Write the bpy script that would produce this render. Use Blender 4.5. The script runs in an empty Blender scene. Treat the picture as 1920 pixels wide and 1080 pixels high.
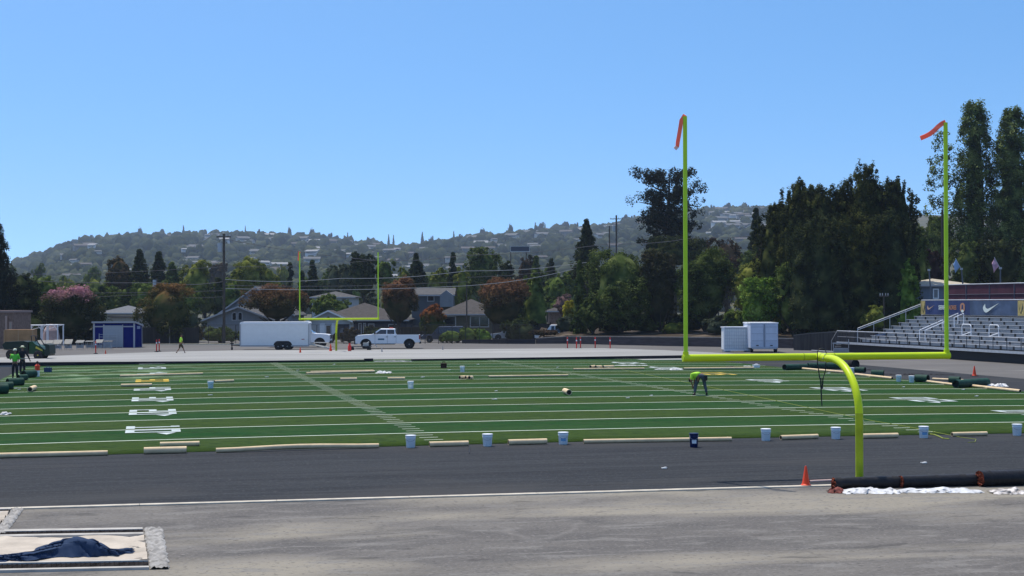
import bpy, math, random
import numpy as np
from mathutils import Vector, Matrix, Euler

# ------------------------------------------------------------------ camera, sky, sun, exposure
FPX = 3064.0; HCAM = 4.44; TH = 0.2174; U0 = 39.47; V0 = -16.75; PITCH = math.atan(28.8/3064)
scene = bpy.context.scene
COL = scene.collection
cam = bpy.data.cameras.new("camera"); camo = bpy.data.objects.new("camera", cam); COL.objects.link(camo)
camo.location = (0, 0, HCAM)
camo.rotation_mode = 'QUATERNION'
camo.rotation_quaternion = Euler((math.pi/2+PITCH, 0, 0)).to_quaternion() @ Euler((0, 0, -0.0023)).to_quaternion()
cam.sensor_width = 36; cam.lens = FPX/1920*36; cam.clip_start = 0.5; cam.clip_end = 9000
scene.camera = camo

SUND = Vector((0.245, -0.31, -1.0)).normalized()          # direction the light travels
sun_el = math.asin(-SUND.z); sun_az = math.atan2(-SUND.x, -SUND.y)
world = bpy.data.worlds.new("World"); scene.world = world; world.use_nodes = True
wn = world.node_tree.nodes; wl = world.node_tree.links
bg = wn["Background"]
sky = wn.new("ShaderNodeTexSky"); sky.sky_type = 'NISHITA'; sky.sun_disc = False
sky.sun_elevation = sun_el; sky.sun_rotation = sun_az
sky.altitude = 0; sky.air_density = 1.0; sky.dust_density = 0.5; sky.ozone_density = 1.5
wtc = wn.new("ShaderNodeTexCoord"); wmp = wn.new("ShaderNodeMapping")      # the clear upper sky reaches down to the horizon
wmp.inputs["Scale"].default_value = (1, 1, 2.1); wmp.inputs["Location"].default_value = (0, 0, .13)
wl.new(wtc.outputs["Generated"], wmp.inputs[0]); wl.new(wmp.outputs[0], sky.inputs[0])
hsv = wn.new("ShaderNodeHueSaturation"); hsv.inputs["Saturation"].default_value = 1.3; hsv.inputs["Value"].default_value = 1.3; hsv.inputs["Hue"].default_value = .495
wl.new(sky.outputs[0], hsv.inputs["Color"]); wl.new(hsv.outputs[0], bg.inputs[0]); bg.inputs[1].default_value = 0.15; sky.sun_intensity = 1
sl = bpy.data.lights.new("sun", 'SUN'); sl.energy = 4.7; sl.angle = math.radians(0.53); sl.color = (1, 0.925, 0.82)
slo = bpy.data.objects.new("sun", sl); COL.objects.link(slo)
slo.rotation_mode = 'QUATERNION'; slo.rotation_quaternion = SUND.to_track_quat('-Z', 'Y')
scene.view_settings.view_transform = 'Standard'; scene.view_settings.look = 'None'
scene.view_settings.exposure = 0; scene.view_settings.gamma = 1
scene.cycles.max_bounces = 6; scene.cycles.diffuse_bounces = 3; scene.cycles.volume_bounces = 1
scene.cycles.transparent_max_bounces = 6

# ------------------------------------------------------------------ coordinates
CT, ST = math.cos(TH), math.sin(TH)
def F(u, v, z=0.0):
    """field coordinates (u along the field away from the near end line, v to the right of its axis) to world"""
    du, dv = u+U0, v-V0
    return Vector((dv*CT-du*ST, du*CT+dv*ST, z))
def FI(p):
    return (p[1]*CT-p[0]*ST-U0, p[0]*CT+p[1]*ST+V0)
ROT = camo.rotation_quaternion.to_matrix()
def ray(x, y):
    return ROT @ Vector(((x-960)/FPX, (540-y)/FPX, -1))
def G(x, y, h=0.0):
    d = ray(x, y); t = (h-HCAM)/d.z
    return Vector((d.x*t, d.y*t, h))
def crown(u, v):
    c = 0.18*max(0.0, 1-(v/25.6)**2)
    if u < 9.1: c *= min(1, max(0, (u+2.4)/11.5))
    if u > 84: c *= max(0, 1-(u-84)/12)
    return c
TURF = 0.02
def T(x, y):
    """point of the turf or the dark field base seen at this place"""
    h = 0.0
    for _ in range(6):
        p = G(x, y, h); u, v = FI(p); h = crown(u, v)+(TURF if 9.1 < u < 84.5 and abs(v) < 25.4 else 0.006)
    return G(x, y, h)
def Wd(x, y, D):
    """world point at distance D along the view axis"""
    d = ray(x, y); t = D/d.y
    return Vector((d.x*t, D, HCAM+d.z*t))
def XD(x, D): return Wd(x, 540, D).x
def ZD(y, D): return Wd(960, y, D).z

# ------------------------------------------------------------------ materials
MATS = {}
def mat(name, col, rough=0.8, metal=0.0, var=0.0, scale=3.0, spec=0.22, bump=0.0, bscale=20.0, stretch=None, col2=None, emit=None):
    if name in MATS: return MATS[name]
    m = bpy.data.materials.new(name); m.use_nodes = True; MATS[name] = m
    n = m.node_tree.nodes; l = m.node_tree.links; p = n["Principled BSDF"]
    p.inputs["Base Color"].default_value = (*col, 1); p.inputs["Roughness"].default_value = rough
    p.inputs["Metallic"].default_value = metal; p.inputs["Specular IOR Level"].default_value = spec
    if var > 0 or bump > 0:
        tc = n.new("ShaderNodeTexCoord"); mp = n.new("ShaderNodeMapping"); l.new(tc.outputs["Object"], mp.inputs[0])
        if stretch: mp.inputs["Scale"].default_value = stretch
    if var > 0:
        nz = n.new("ShaderNodeTexNoise"); nz.inputs["Scale"].default_value = scale; nz.inputs["Detail"].default_value = 4
        l.new(mp.outputs[0], nz.inputs[0])
        cr = n.new("ShaderNodeValToRGB"); l.new(nz.outputs[0], cr.inputs[0])
        lo = tuple(c*(1-var) for c in col); hi = col2 if col2 else tuple(min(1, c*(1+var)) for c in col)
        cr.color_ramp.elements[0].position = 0.3; cr.color_ramp.elements[1].position = 0.7
        cr.color_ramp.elements[0].color = (*lo, 1); cr.color_ramp.elements[1].color = (*hi, 1)
        l.new(cr.outputs[0], p.inputs["Base Color"])
    if bump > 0:
        nb = n.new("ShaderNodeTexNoise"); nb.inputs["Scale"].default_value = bscale; nb.inputs["Detail"].default_value = 3
        l.new(mp.outputs[0], nb.inputs[0]); bp = n.new("ShaderNodeBump"); bp.inputs["Strength"].default_value = bump
        bp.inputs["Distance"].default_value = 0.05
        l.new(nb.outputs[0], bp.inputs["Height"]); l.new(bp.outputs[0], p.inputs["Normal"])
    return m

def ramp_node(n, stops):
    cr = n.new("ShaderNodeValToRGB"); e = cr.color_ramp.elements
    e[0].position, e[0].color = stops[0][0], (*stops[0][1], 1); e[1].position, e[1].color = stops[-1][0], (*stops[-1][1], 1)
    for p, c in stops[1:-1]:
        k = e.new(p); k.color = (*c, 1)
    return cr

def layered(name, base, layers, rough=0.9, bump=0.15, bscale=12, spec=0.05, rot=TH):
    """ground material: base colour plus noise layers (stretch, scale, detail, lo, hi, colour, strength) in field-aligned coordinates"""
    m = bpy.data.materials.new(name); m.use_nodes = True; MATS[name] = m
    n = m.node_tree.nodes; l = m.node_tree.links; p = n["Principled BSDF"]
    p.inputs["Roughness"].default_value = rough; p.inputs["Specular IOR Level"].default_value = spec
    tc = n.new("ShaderNodeTexCoord")
    r = n.new("ShaderNodeMapping"); r.inputs["Rotation"].default_value = (0, 0, -rot); l.new(tc.outputs["Object"], r.inputs[0])
    rgb = n.new("ShaderNodeRGB"); rgb.outputs[0].default_value = (*base, 1); cur = rgb.outputs[0]
    for k, (st, sc, det, lo, hi, c, s) in enumerate(layers):
        mp = n.new("ShaderNodeMapping"); mp.inputs["Scale"].default_value = st; mp.inputs["Location"].default_value = (k*7.3, k*3.1, 0)
        l.new(r.outputs[0], mp.inputs[0])
        nz = n.new("ShaderNodeTexNoise"); nz.inputs["Scale"].default_value = sc; nz.inputs["Detail"].default_value = det
        nz.inputs["Distortion"].default_value = 0.4
        l.new(mp.outputs[0], nz.inputs[0])
        src = nz.outputs[0]
        if hi < lo:      # thin wandering lines along the noise's mid level
            q1 = n.new("ShaderNodeMath"); q1.operation = 'SUBTRACT'; q1.inputs[1].default_value = .5; l.new(src, q1.inputs[0])
            q2 = n.new("ShaderNodeMath"); q2.operation = 'ABSOLUTE'; l.new(q1.outputs[0], q2.inputs[0]); src = q2.outputs[0]
        mr = n.new("ShaderNodeMapRange"); mr.inputs[1].default_value = lo; mr.inputs[2].default_value = hi
        mr.inputs[3].default_value = 0; mr.inputs[4].default_value = s; l.new(src, mr.inputs[0])
        mx = n.new("ShaderNodeMix"); mx.data_type = 'RGBA'; l.new(mr.outputs[0], mx.inputs[0]); l.new(cur, mx.inputs[6])
        mx.inputs[7].default_value = (*c, 1); cur = mx.outputs[2]
    l.new(cur, p.inputs["Base Color"])
    if bump:
        nb = n.new("ShaderNodeTexNoise"); nb.inputs["Scale"].default_value = bscale; nb.inputs["Detail"].default_value = 4
        l.new(r.outputs[0], nb.inputs[0]); bp = n.new("ShaderNodeBump"); bp.inputs["Strength"].default_value = bump
        bp.inputs["Distance"].default_value = 0.03
        l.new(nb.outputs[0], bp.inputs["Height"]); l.new(bp.outputs[0], p.inputs["Normal"])
    return m

def leafmat(name, c1, c2, c3=None, sc=0.7, trans=0.25, top=None, ztop=0, zr=1):
    """foliage: noise patches between two greens; an optional blossom/new-leaf colour on the crown's upper side"""
    if name in MATS: return MATS[name]
    m = bpy.data.materials.new(name); m.use_nodes = True; MATS[name] = m
    n = m.node_tree.nodes; l = m.node_tree.links
    n.remove(n["Principled BSDF"]); out = n["Material Output"]
    tc = n.new("ShaderNodeTexCoord")
    nz = n.new("ShaderNodeTexNoise"); nz.inputs["Scale"].default_value = sc; nz.inputs["Detail"].default_value = 3
    l.new(tc.outputs["Object"], nz.inputs[0])
    st = [(0.35, c1), (0.62, c2)] if c3 is None else [(0.33, c1), (0.52, c2), (0.68, c3)]
    cr = ramp_node(n, st); l.new(nz.outputs[0], cr.inputs[0]); cur = cr.outputs[0]
    if top is not None:
        sp = n.new("ShaderNodeSeparateXYZ"); l.new(tc.outputs["Object"], sp.inputs[0])
        n2 = n.new("ShaderNodeTexNoise"); n2.inputs["Scale"].default_value = 0.9; l.new(tc.outputs["Object"], n2.inputs[0])
        ad = n.new("ShaderNodeMath"); ad.operation = 'MULTIPLY_ADD'; l.new(n2.outputs[0], ad.inputs[0]); ad.inputs[1].default_value = zr*2.2
        l.new(sp.outputs[2], ad.inputs[2])
        mr = n.new("ShaderNodeMapRange"); l.new(ad.outputs[0], mr.inputs[0]); mr.inputs[1].default_value = ztop+zr*1.1-zr*.5; mr.inputs[2].default_value = ztop+zr*1.1+zr*.5
        mx = n.new("ShaderNodeMix"); mx.data_type = 'RGBA'; l.new(mr.outputs[0], mx.inputs[0]); l.new(cur, mx.inputs[6]); mx.inputs[7].default_value = (*top, 1); cur = mx.outputs[2]
    d = n.new("ShaderNodeBsdfDiffuse"); t = n.new("ShaderNodeBsdfTranslucent"); g = n.new("ShaderNodeMixShader")
    l.new(cur, d.inputs[0]); l.new(cur, t.inputs[0]); g.inputs[0].default_value = trans
    l.new(d.outputs[0], g.inputs[1]); l.new(t.outputs[0], g.inputs[2]); l.new(g.outputs[0], out.inputs[0])
    return m

def hexc(r, g, b):
    f = lambda c: (c/255/12.92) if c/255 <= .04045 else ((c/255+.055)/1.055)**2.4
    return (f(r), f(g), f(b))

# ------------------------------------------------------------------ mesh building
class MB:
    def __init__(s): s.v = []; s.f = []; s.m = []; s.cur = 0
    def add(s, vs, fs):
        o = len(s.v); s.v += [tuple(x) for x in vs]; s.f += [tuple(i+o for i in f) for f in fs]; s.m += [s.cur]*len(fs); return s
    def box(s, c, d, rz=0.0, M=None):
        x, y, z = d[0]/2, d[1]/2, d[2]/2
        vs = [Vector((a*x, b*y, e*z)) for e in (-1, 1) for b in (-1, 1) for a in (-1, 1)]
        R = Matrix.Rotation(rz, 3, 'Z') if M is None else M
        vs = [R @ p+Vector(c) for p in vs]
        return s.add(vs, [(0, 2, 3, 1), (4, 5, 7, 6), (0, 1, 5, 4), (2, 6, 7, 3), (0, 4, 6, 2), (1, 3, 7, 5)])
    def b2(s, x0, x1, y0, y1, z0, z1):
        return s.box(((x0+x1)/2, (y0+y1)/2, (z0+z1)/2), (abs(x1-x0), abs(y1-y0), abs(z1-z0)))
    def tube(s, pts, rad, n=8, cap=True):
        pts = [Vector(p) for p in pts]; rad = rad if hasattr(rad, '__len__') else [rad]*len(pts)
        rings = []; up = None
        for i, p in enumerate(pts):
            a = pts[max(0, i-1)]; b = pts[min(len(pts)-1, i+1)]; t = (b-a).normalized()
            if up is None: up = Vector((0, 0, 1)) if abs(t.z) < .9 else Vector((0, 1, 0))
            x = t.cross(up).normalized(); y = x.cross(t).normalized(); up = y
            rings.append([p+x*math.cos(k*2*math.pi/n)*rad[i]+y*math.sin(k*2*math.pi/n)*rad[i] for k in range(n)])
        vs = [q for r in rings for q in r]; fs = []
        for i in range(len(rings)-1):
            for k in range(n): fs.append((i*n+k, i*n+(k+1) % n, (i+1)*n+(k+1) % n, (i+1)*n+k))
        if cap: fs.append(tuple(range(n))[::-1]); fs.append(tuple((len(rings)-1)*n+k for k in range(n)))
        return s.add(vs, fs)
    def cyl(s, p0, p1, r0, r1=None, n=12): return s.tube([p0, p1], [r0, r0 if r1 is None else r1], n)
    def prism(s, poly, a0, a1, axis='y'):
        """poly of (x, z) pairs extruded along y (or (x, y) pairs along z, or (y, z) pairs along x)"""
        f = {'y': lambda p, a: (p[0], a, p[1]), 'z': lambda p, a: (p[0], p[1], a), 'x': lambda p, a: (a, p[0], p[1])}[axis]
        n = len(poly); vs = [f(p, a0) for p in poly]+[f(p, a1) for p in poly]
        return s.add(vs, [tuple(range(n))[::-1], tuple(range(n, 2*n))]+[(i, (i+1) % n, n+(i+1) % n, n+i) for i in range(n)])
    def lathe(s, prof, c=(0, 0, 0), n=16):
        c = Vector(c); vs = []; fs = []
        for r, z in prof:
            for k in range(n): vs.append(c+Vector((r*math.cos(k*2*math.pi/n), r*math.sin(k*2*math.pi/n), z)))
        for i in range(len(prof)-1):
            for k in range(n): fs.append((i*n+k, i*n+(k+1) % n, (i+1)*n+(k+1) % n, (i+1)*n+k))
        fs.append(tuple(range(n))[::-1]); fs.append(tuple((len(prof)-1)*n+k for k in range(n)))
        return s.add(vs, fs)
    def quad(s, a, b, c, d): return s.add([a, b, c, d], [(0, 1, 2, 3)])
    def build(s, name, mats, parent=None, smooth=False, loc=None, rz=0.0):
        me = bpy.data.meshes.new(name); me.from_pydata([tuple(p) for p in s.v], [], s.f)
        mats = mats if isinstance(mats, (list, tuple)) else [mats]
        for m in mats: me.materials.append(m)
        if len(mats) > 1: me.polygons.foreach_set("material_index", s.m)
        if smooth:
            me.polygons.foreach_set("use_smooth", [True]*len(me.polygons))
            if hasattr(me, 'set_sharp_from_angle'): me.set_sharp_from_angle(angle=math.radians(40))
        me.update(); o = bpy.data.objects.new(name, me); COL.objects.link(o)
        if parent is not None: o.parent = parent
        if loc is not None: o.location = loc
        if rz: o.rotation_euler = (0, 0, rz)
        return o

def tag(o, label, cat, group=None):
    o['label'] = label; o['category'] = cat
    if group: o['group'] = group
    return o
def thing(name, label, cat, loc=(0, 0, 0), rz=0.0, group=None):
    o = bpy.data.objects.new(name, None); COL.objects.link(o); o.location = loc; o.rotation_euler = (0, 0, rz)
    o.empty_display_size = .2
    return tag(o, label, cat, group)
def struct(o, kind='structure', label=None):
    o['kind'] = kind
    if label: o['label'] = label
    return o
def dup(root, loc, rz=0.0, label=None, group=None, scale=None):
    r = root.copy(); COL.objects.link(r); r.location = loc; r.rotation_euler = (0, 0, rz)
    if scale: r.scale = (scale,)*3
    if label: r['label'] = label
    if group: r['group'] = group
    for ch in list(root.children):
        c = ch.copy(); COL.objects.link(c); c.parent = r
        for g in list(ch.children):
            d = g.copy(); COL.objects.link(d); d.parent = c
    return r
def npmesh(name, V, Q, mats, parent=None, nper=4, smooth=False, mi=None):
    me = bpy.data.meshes.new(name); V = np.asarray(V, dtype=np.float32); Q = np.asarray(Q, dtype=np.int32)
    me.vertices.add(len(V)); me.vertices.foreach_set("co", V.ravel())
    me.loops.add(Q.size); me.loops.foreach_set("vertex_index", Q.ravel())
    me.polygons.add(len(Q)); me.polygons.foreach_set("loop_start", np.arange(0, Q.size, nper, dtype=np.int32))
    me.polygons.foreach_set("loop_total", np.full(len(Q), nper, dtype=np.int32))
    for m in (mats if isinstance(mats, (list, tuple)) else [mats]): me.materials.append(m)
    if mi is not None: me.polygons.foreach_set("material_index", np.asarray(mi, dtype=np.int32))
    if smooth: me.polygons.foreach_set("use_smooth", np.ones(len(Q), dtype=bool))
    me.update(calc_edges=True); me.validate()
    o = bpy.data.objects.new(name, me); COL.objects.link(o)
    if parent is not None: o.parent = parent
    return o
def text_mesh(name, body, size, m, parent=None, loc=(0, 0, 0), rot=(math.pi/2, 0, 0), sx=1.0, align='CENTER', ext=0.004):
    cu = bpy.data.curves.new("lettering", 'FONT'); cu.body = body; cu.size = size; cu.align_x = align; cu.align_y = 'CENTER'; cu.extrude = ext; cu.offset = size*0.02
    t = bpy.data.objects.new("lettering", cu); COL.objects.link(t)
    bpy.context.view_layer.update()
    me = bpy.data.meshes.new_from_object(t.evaluated_get(bpy.context.evaluated_depsgraph_get()))
    COL.objects.unlink(t); bpy.data.objects.remove(t)
    me.materials.clear(); me.materials.append(m)
    o = bpy.data.objects.new(name, me); COL.objects.link(o); o.location = loc; o.rotation_euler = rot; o.scale = (sx, 1, 1)
    if parent is not None: o.parent = parent
    return o
RZ = TH      # turning a local frame by RZ makes its x run along v and its y along u

# palette
white = mat("white_paint", (.78, .79, .80), .4)
whitep = mat("white_plastic", (.80, .82, .84), .45)
black = mat("black_rubber", (.018, .018, .02), .7)
blackm = mat("black_metal", (.02, .02, .022), .5)
darkglass = mat("dark_glass", (.012, .015, .02), .08, spec=.8)
chrome = mat("chrome", (.55, .56, .58), .25, .9)
alu = mat("aluminium", (.52, .53, .54), .42, .35, var=.12, scale=2.5)
alud = mat("weathered_aluminium", (.30, .31, .32), .55, .1, var=.15, scale=2)
steel = mat("galvanised_steel", (.42, .43, .45), .5, .5)
orange = mat("orange_plastic", (.85, .075, .025), .5)
card = mat("cardboard_tube", (.70, .53, .32), .8, var=.12, scale=4)
tubein = mat("cardboard_hollow", (.09, .065, .045), .9)
wood = mat("plywood", (.36, .20, .09), .8, var=.2, scale=1.5)
GY = mat("goal_post_paint", (.56, .70, .012), .38, var=.07, scale=1.2)
GYD = mat("goal_post_darker_paint", (.33, .40, .012), .5, var=.18, scale=2.5)  # darker yellow for the lower post, weld band and seam rings
GG = mat("upright_paint", (.45, .70, .03), .4, var=.05, scale=1.5)

# ------------------------------------------------------------------ ground sheets
def grid_sheet(name, m, us, vs, zf, kind='structure'):
    V = [tuple(F(u, v, zf(u, v))) for u in us for v in vs]; nv = len(vs)
    Q = [(i*nv+j, i*nv+j+1, (i+1)*nv+j+1, (i+1)*nv+j) for i in range(len(us)-1) for j in range(nv-1)]
    return struct(npmesh(name, V, Q, m), kind)
m_ground = layered("suburb_ground", (.10, .095, .075), [((1, 1, 1), .08, 3, .4, .6, (.06, .07, .035), .8)])
MB().quad((-3500, -300, -.03), (3500, -300, -.03), (3500, 4000, -.03), (-3500, 4000, -.03)).build("ground", m_ground)
struct(bpy.data.objects["ground"])
m_apron = layered("worn_asphalt", (.120, .112, .103), [
    ((.6, 1, 1), .35, 7, .40, .62, (.17, .158, .14), .8),
    ((.5, 1, 1), .8, 8, .50, .64, (.098, .093, .087), .65),
    ((.45, 1.1, 1), .17, 5, .53, .63, (.29, .262, .205), .8),
    ((.35, 1, 1), 2.2, 8, .54, .66, (.20, .19, .172), .7),
    ((1, 1, 1), 14, 5, .54, .70, (.25, .235, .215), .55),
    ((1, 1, 1), 9, 5, .56, .70, (.065, .062, .06), .6),
    ((.35, .8, 1), .30, 2, .006, 0, (.22, .205, .185), .35),
    ((.25, .6, 1), .5, 1, .003, 0, (.08, .076, .073), .3),
    ((.5, 1, 1), 1.1, 7, .64, .70, (.07, .066, .062), .6)], bump=.35, bscale=40)
m_base = layered("dark_field_base", (.038, .041, .044), [
    ((.05, 1, 1), 2.0, 6, .42, .6, (.030, .032, .035), .9),
    ((.03, 1, 1), 5, 5, .5, .60, (.050, .053, .056), .5),
    ((.06, 1, 1), 9, 5, .55, .66, (.024, .025, .028), .6),
    ((.02, 1, 1), 1.3, 1, .005, 0, (.018, .019, .021), .7),
    ((1, 1, 1), 13, 5, .54, .72, (.085, .086, .088), .6),
    ((.3, .4, 1), .35, 5, .52, .65, (.060, .059, .057), .7)], bump=.35, bscale=30)
m_far = layered("far_asphalt", (.125, .119, .112), [
    ((.3, 1, 1), .12, 4, .45, .6, (.155, .148, .138), .6), ((.1, 1, 1), .5, 4, .55, .7, (.13, .125, .12), .6),
    ((.15, 1, 1), .9, 4, .6, .7, (.28, .27, .25), .4)], bump=.1)
m_light = layered("bare_track_concrete", (.265, .262, .245), [
    ((.2, 1, 1), .15, 4, .45, .62, (.36, .355, .335), .6), ((.08, 1, 1), .5, 4, .55, .7, (.29, .29, .28), .6),
    ((.1, 1, 1), 1.1, 4, .58, .66, (.46, .455, .43), .5)], bump=.1)
def flat_poly(name, m, pts, z):
    n = len(pts); mb = MB(); mb.add([(p[0], p[1], z) for p in pts], [tuple(range(n))]); return struct(mb.build(name, m))
# far yard, dark base, apron, light track
flat_poly("parking_lot", m_far, [F(70, -110), F(70, 75), F(162, 75), F(162, -110)], -.004)
flat_poly("asphalt_track", m_far, [F(-60, 32.6), F(-60, 75), F(72, 75), F(72, 32.6)], .002)
flat_poly("asphalt_apron", m_apron, [F(-90, -90), F(-90, 60), F(-2.55, 60), F(-2.55, -90)], .004)
us = [-2.4, 1, 5, 9.1]+list(np.linspace(12, 84, 13))+[85.4]
vs = list(np.linspace(-60, -32.6, 3))+list(np.linspace(-25.6, 25.6, 25))+[32.6]
grid_sheet("field_base", m_base, us, vs, lambda u, v: crown(u, v)+.006)
lp = [G(-120, 689), G(-120, 675), G(60, 671), G(140, 667.5), G(250, 663.5), G(350, 660.5), G(450, 658.5), G(560, 658), G(640, 657.5), G(850, 656.5), G(1000, 655.2), G(1130, 654.5), G(1250, 658.5), G(1350, 663.5), G(1450, 670.5), G(1500, 677), G(1330, 676)]
struct(MB().prism([(p.x, p.y) for p in lp], -.02, .09, "z").build("track_surface", m_light))
# side face of the raised light slab: dark membrane edge facing the turf
m_edge = mat("dark_membrane", (.014, .014, .02), .75, var=.3, scale=2)
mb = MB()
for (x0, y0, x1, y1) in [(-120, 688.5, 684, 678.3), (684, 677.8, 700, 677.5), (772, 676.8, 1290, 673.0)]:
    a, b = T(x0, y0), T(x1, y1)
    d = (b-a).normalized(); nrm = Vector((-d.y, d.x, 0))
    mb.box((a+b)/2+Vector((0, 0, .09))+nrm*.1, ((b-a).length, .16, .24), math.atan2(d.y, d.x))
struct(mb.build("track_curb", m_edge))
# near curb: pale painted strip at the edge of the asphalt
m_curb = mat("pale_concrete", (.50, .45, .36), .8, var=.2, scale=3)
mb = MB(); mb.cur = 0
for i in range(34):
    v0 = -62+i*3.0; c = F(-2.50, v0+1.5, .02); mb.box(c, (2.99, .24, .03), TH)
struct(mb.build("near_curb", m_curb))

# ------------------------------------------------------------------ turf
def turf_mat():
    m = bpy.data.materials.new("artificial_turf"); m.use_nodes = True; n = m.node_tree.nodes; l = m.node_tree.links; p = n["Principled BSDF"]
    p.inputs["Roughness"].default_value = .75; p.inputs["Specular IOR Level"].default_value = .02
    tc = n.new("ShaderNodeTexCoord")
    # the sheet's own frame: x = v, y = u (metres); rolls 4.572 m wide, alternating shade
    sp = n.new("ShaderNodeSeparateXYZ"); l.new(tc.outputs["Object"], sp.inputs[0])
    a = n.new("ShaderNodeMath"); a.operation = 'MULTIPLY_ADD'; a.inputs[1].default_value = 1/4.572; a.inputs[2].default_value = 0; l.new(sp.outputs[1], a.inputs[0])
    b = n.new("ShaderNodeMath"); b.operation = 'PINGPONG'; b.inputs[1].default_value = 1; l.new(a.outputs[0], b.inputs[0])
    f = n.new("ShaderNodeMath"); f.operation = 'FLOORED_MODULO'; f.inputs[1].default_value = 2; l.new(a.outputs[0], f.inputs[0])
    g = n.new("ShaderNodeMath"); g.operation = 'GREATER_THAN'; g.inputs[1].default_value = 1; l.new(f.outputs[0], g.inputs[0])
    mx = n.new("ShaderNodeMix"); mx.data_type = 'RGBA'; l.new(g.outputs[0], mx.inputs[0])
    mx.inputs[6].default_value = (.036, .066, .009, 1); mx.inputs[7].default_value = (.012, .058, .011, 1)
    cur = mx.outputs[2]
    def lay(st, sc, lo, hi, c, s, det=4):
        nonlocal cur
        mp = n.new("ShaderNodeMapping"); mp.inputs["Scale"].default_value = st; l.new(tc.outputs["Object"], mp.inputs[0])
        nz = n.new("ShaderNodeTexNoise"); nz.inputs["Scale"].default_value = sc; nz.inputs["Detail"].default_value = det; l.new(mp.outputs[0], nz.inputs[0])
        mr = n.new("ShaderNodeMapRange"); mr.inputs[1].default_value = lo; mr.inputs[2].default_value = hi; mr.inputs[3].default_value = 0; mr.inputs[4].default_value = s; l.new(nz.outputs[0], mr.inputs[0])
        k = n.new("ShaderNodeMix"); k.data_type = 'RGBA'; l.new(mr.outputs[0], k.inputs[0]); l.new(cur, k.inputs[6]); k.inputs[7].default_value = (*c, 1); cur = k.outputs[2]
    lay((.08, 1, 1), 1.5, .4, .65, (.035, .065, .016), .45)
    lay((.05, 1, 1), 6, .5, .7, (.075, .10, .03), .35)
    lay((1, 1, 1), 3.5, .5, .66, (.010, .026, .008), .55, 7)
    lay((.6, 1, 1), 1.1, .55, .7, (.065, .085, .035), .35, 6)
    lay((1, 1, 1), 9, .45, .8, (.02, .04, .012), .5, 6)
    lay((.3, 1, 1), .12, .5, .7, (.05, .09, .03), .4)
    # pale green dusting where infill has been spread in the far left corner
    cx = n.new("ShaderNodeVectorMath"); cx.operation = 'DISTANCE'; cx.inputs[1].default_value = (-23.0, 66.0, 0); l.new(tc.outputs["Object"], cx.inputs[0])
    m1 = n.new("ShaderNodeMapRange"); m1.inputs[1].default_value = 16; m1.inputs[2].default_value = 3; m1.inputs[3].default_value = 0; m1.inputs[4].default_value = 1; l.new(cx.outputs["Value"], m1.inputs[0])
    mp = n.new("ShaderNodeMapping"); mp.inputs["Scale"].default_value = (.5, .35, 1); l.new(tc.outputs["Object"], mp.inputs[0])
    nz = n.new("ShaderNodeTexNoise"); nz.inputs["Scale"].default_value = 1; nz.inputs["Detail"].default_value = 3; l.new(mp.outputs[0], nz.inputs[0])
    m2 = n.new("ShaderNodeMapRange"); m2.inputs[1].default_value = .48; m2.inputs[2].default_value = .62; m2.inputs[3].default_value = 0; m2.inputs[4].default_value = .75; l.new(nz.outputs[0], m2.inputs[0])
    mm = n.new("ShaderNodeMath"); mm.operation = 'MULTIPLY'; l.new(m1.outputs[0], mm.inputs[0]); l.new(m2.outputs[0], mm.inputs[1])
    k = n.new("ShaderNodeMix"); k.data_type = 'RGBA'; l.new(mm.outputs[0], k.inputs[0]); l.new(cur, k.inputs[6]); k.inputs[7].default_value = (.17, .26, .13, 1); cur = k.outputs[2]
    l.new(cur, p.inputs["Base Color"])
    nb = n.new("ShaderNodeTexNoise"); nb.inputs["Scale"].default_value = 60; l.new(tc.outputs["Object"], nb.inputs[0])
    bp = n.new("ShaderNodeBump"); bp.inputs["Strength"].default_value = .6; bp.inputs["Distance"].default_value = .02
    l.new(nb.outputs[0], bp.inputs["Height"]); l.new(bp.outputs[0], p.inputs["Normal"])
    return m
YD = .9144; UG = 10*YD; UE = 84.2
FO = F(0, 0)          # frame origin for field-aligned objects
def field_obj(o): o.location = FO; o.rotation_euler = (0, 0, TH); return o
def turf_sheet(name, m, u0, u1, v0, v1, dz, nu=2, nv=27, kind='structure'):
    us = np.linspace(u0, u1, nu); vs = np.linspace(v0, v1, nv)
    V = [(v, u, crown(u, v)+TURF+dz) for u in us for v in vs]
    Q = [(i*nv+j, i*nv+j+1, (i+1)*nv+j+1, (i+1)*nv+j) for i in range(nu-1) for j in range(nv-1)]
    return V, Q
V, Q = turf_sheet("t", None, UG, UE, -25.4, 25.4, 0, 40, 40)
# near vertical lip of the carpet
n0 = len(V); nv = 40
V += [(V[j][0], V[j][1], V[j][2]-.03) for j in range(nv)]
Q += [(n0+j, n0+j+1, j+1, j) for j in range(nv-1)]
field_obj(struct(npmesh("football_turf", V, Q, turf_mat())))
m_line = mat("turf_white_line", (.66, .72, .60), .85, var=.12, scale=3, stretch=(.3, 3, 1))
m_num = mat("turf_white_number", (.44, .50, .48), .85, var=.2, scale=2)
m_gold = mat("turf_gold_number", (.55, .38, .045), .85, var=.15, scale=2)
VV, QQ = [], []
def strip(u0, u1, v0, v1, dz=.006, nv=None):
    nv = nv or max(2, int(abs(v1-v0)/2)+2)
    V, Q = turf_sheet("", None, u0, u1, v0, v1, dz, 2, nv); o = len(VV)
    VV.extend(V); QQ.extend([tuple(i+o for i in q) for q in Q])
for k in range(16):
    u = (15+5*k)*YD
    if u < UE: strip(u-.062, u+.062, -25.3, 25.3)
field_obj(struct(npmesh("yard_lines", VV, QQ, m_line)))
VV, QQ = [], []
for k in range(11, 92):
    if k % 5 == 0: continue
    for s in (-1, 1):
        strip(k*YD-.036, k*YD+.036, s*8.13-.30, s*8.13+.30, .006, 2)
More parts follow.
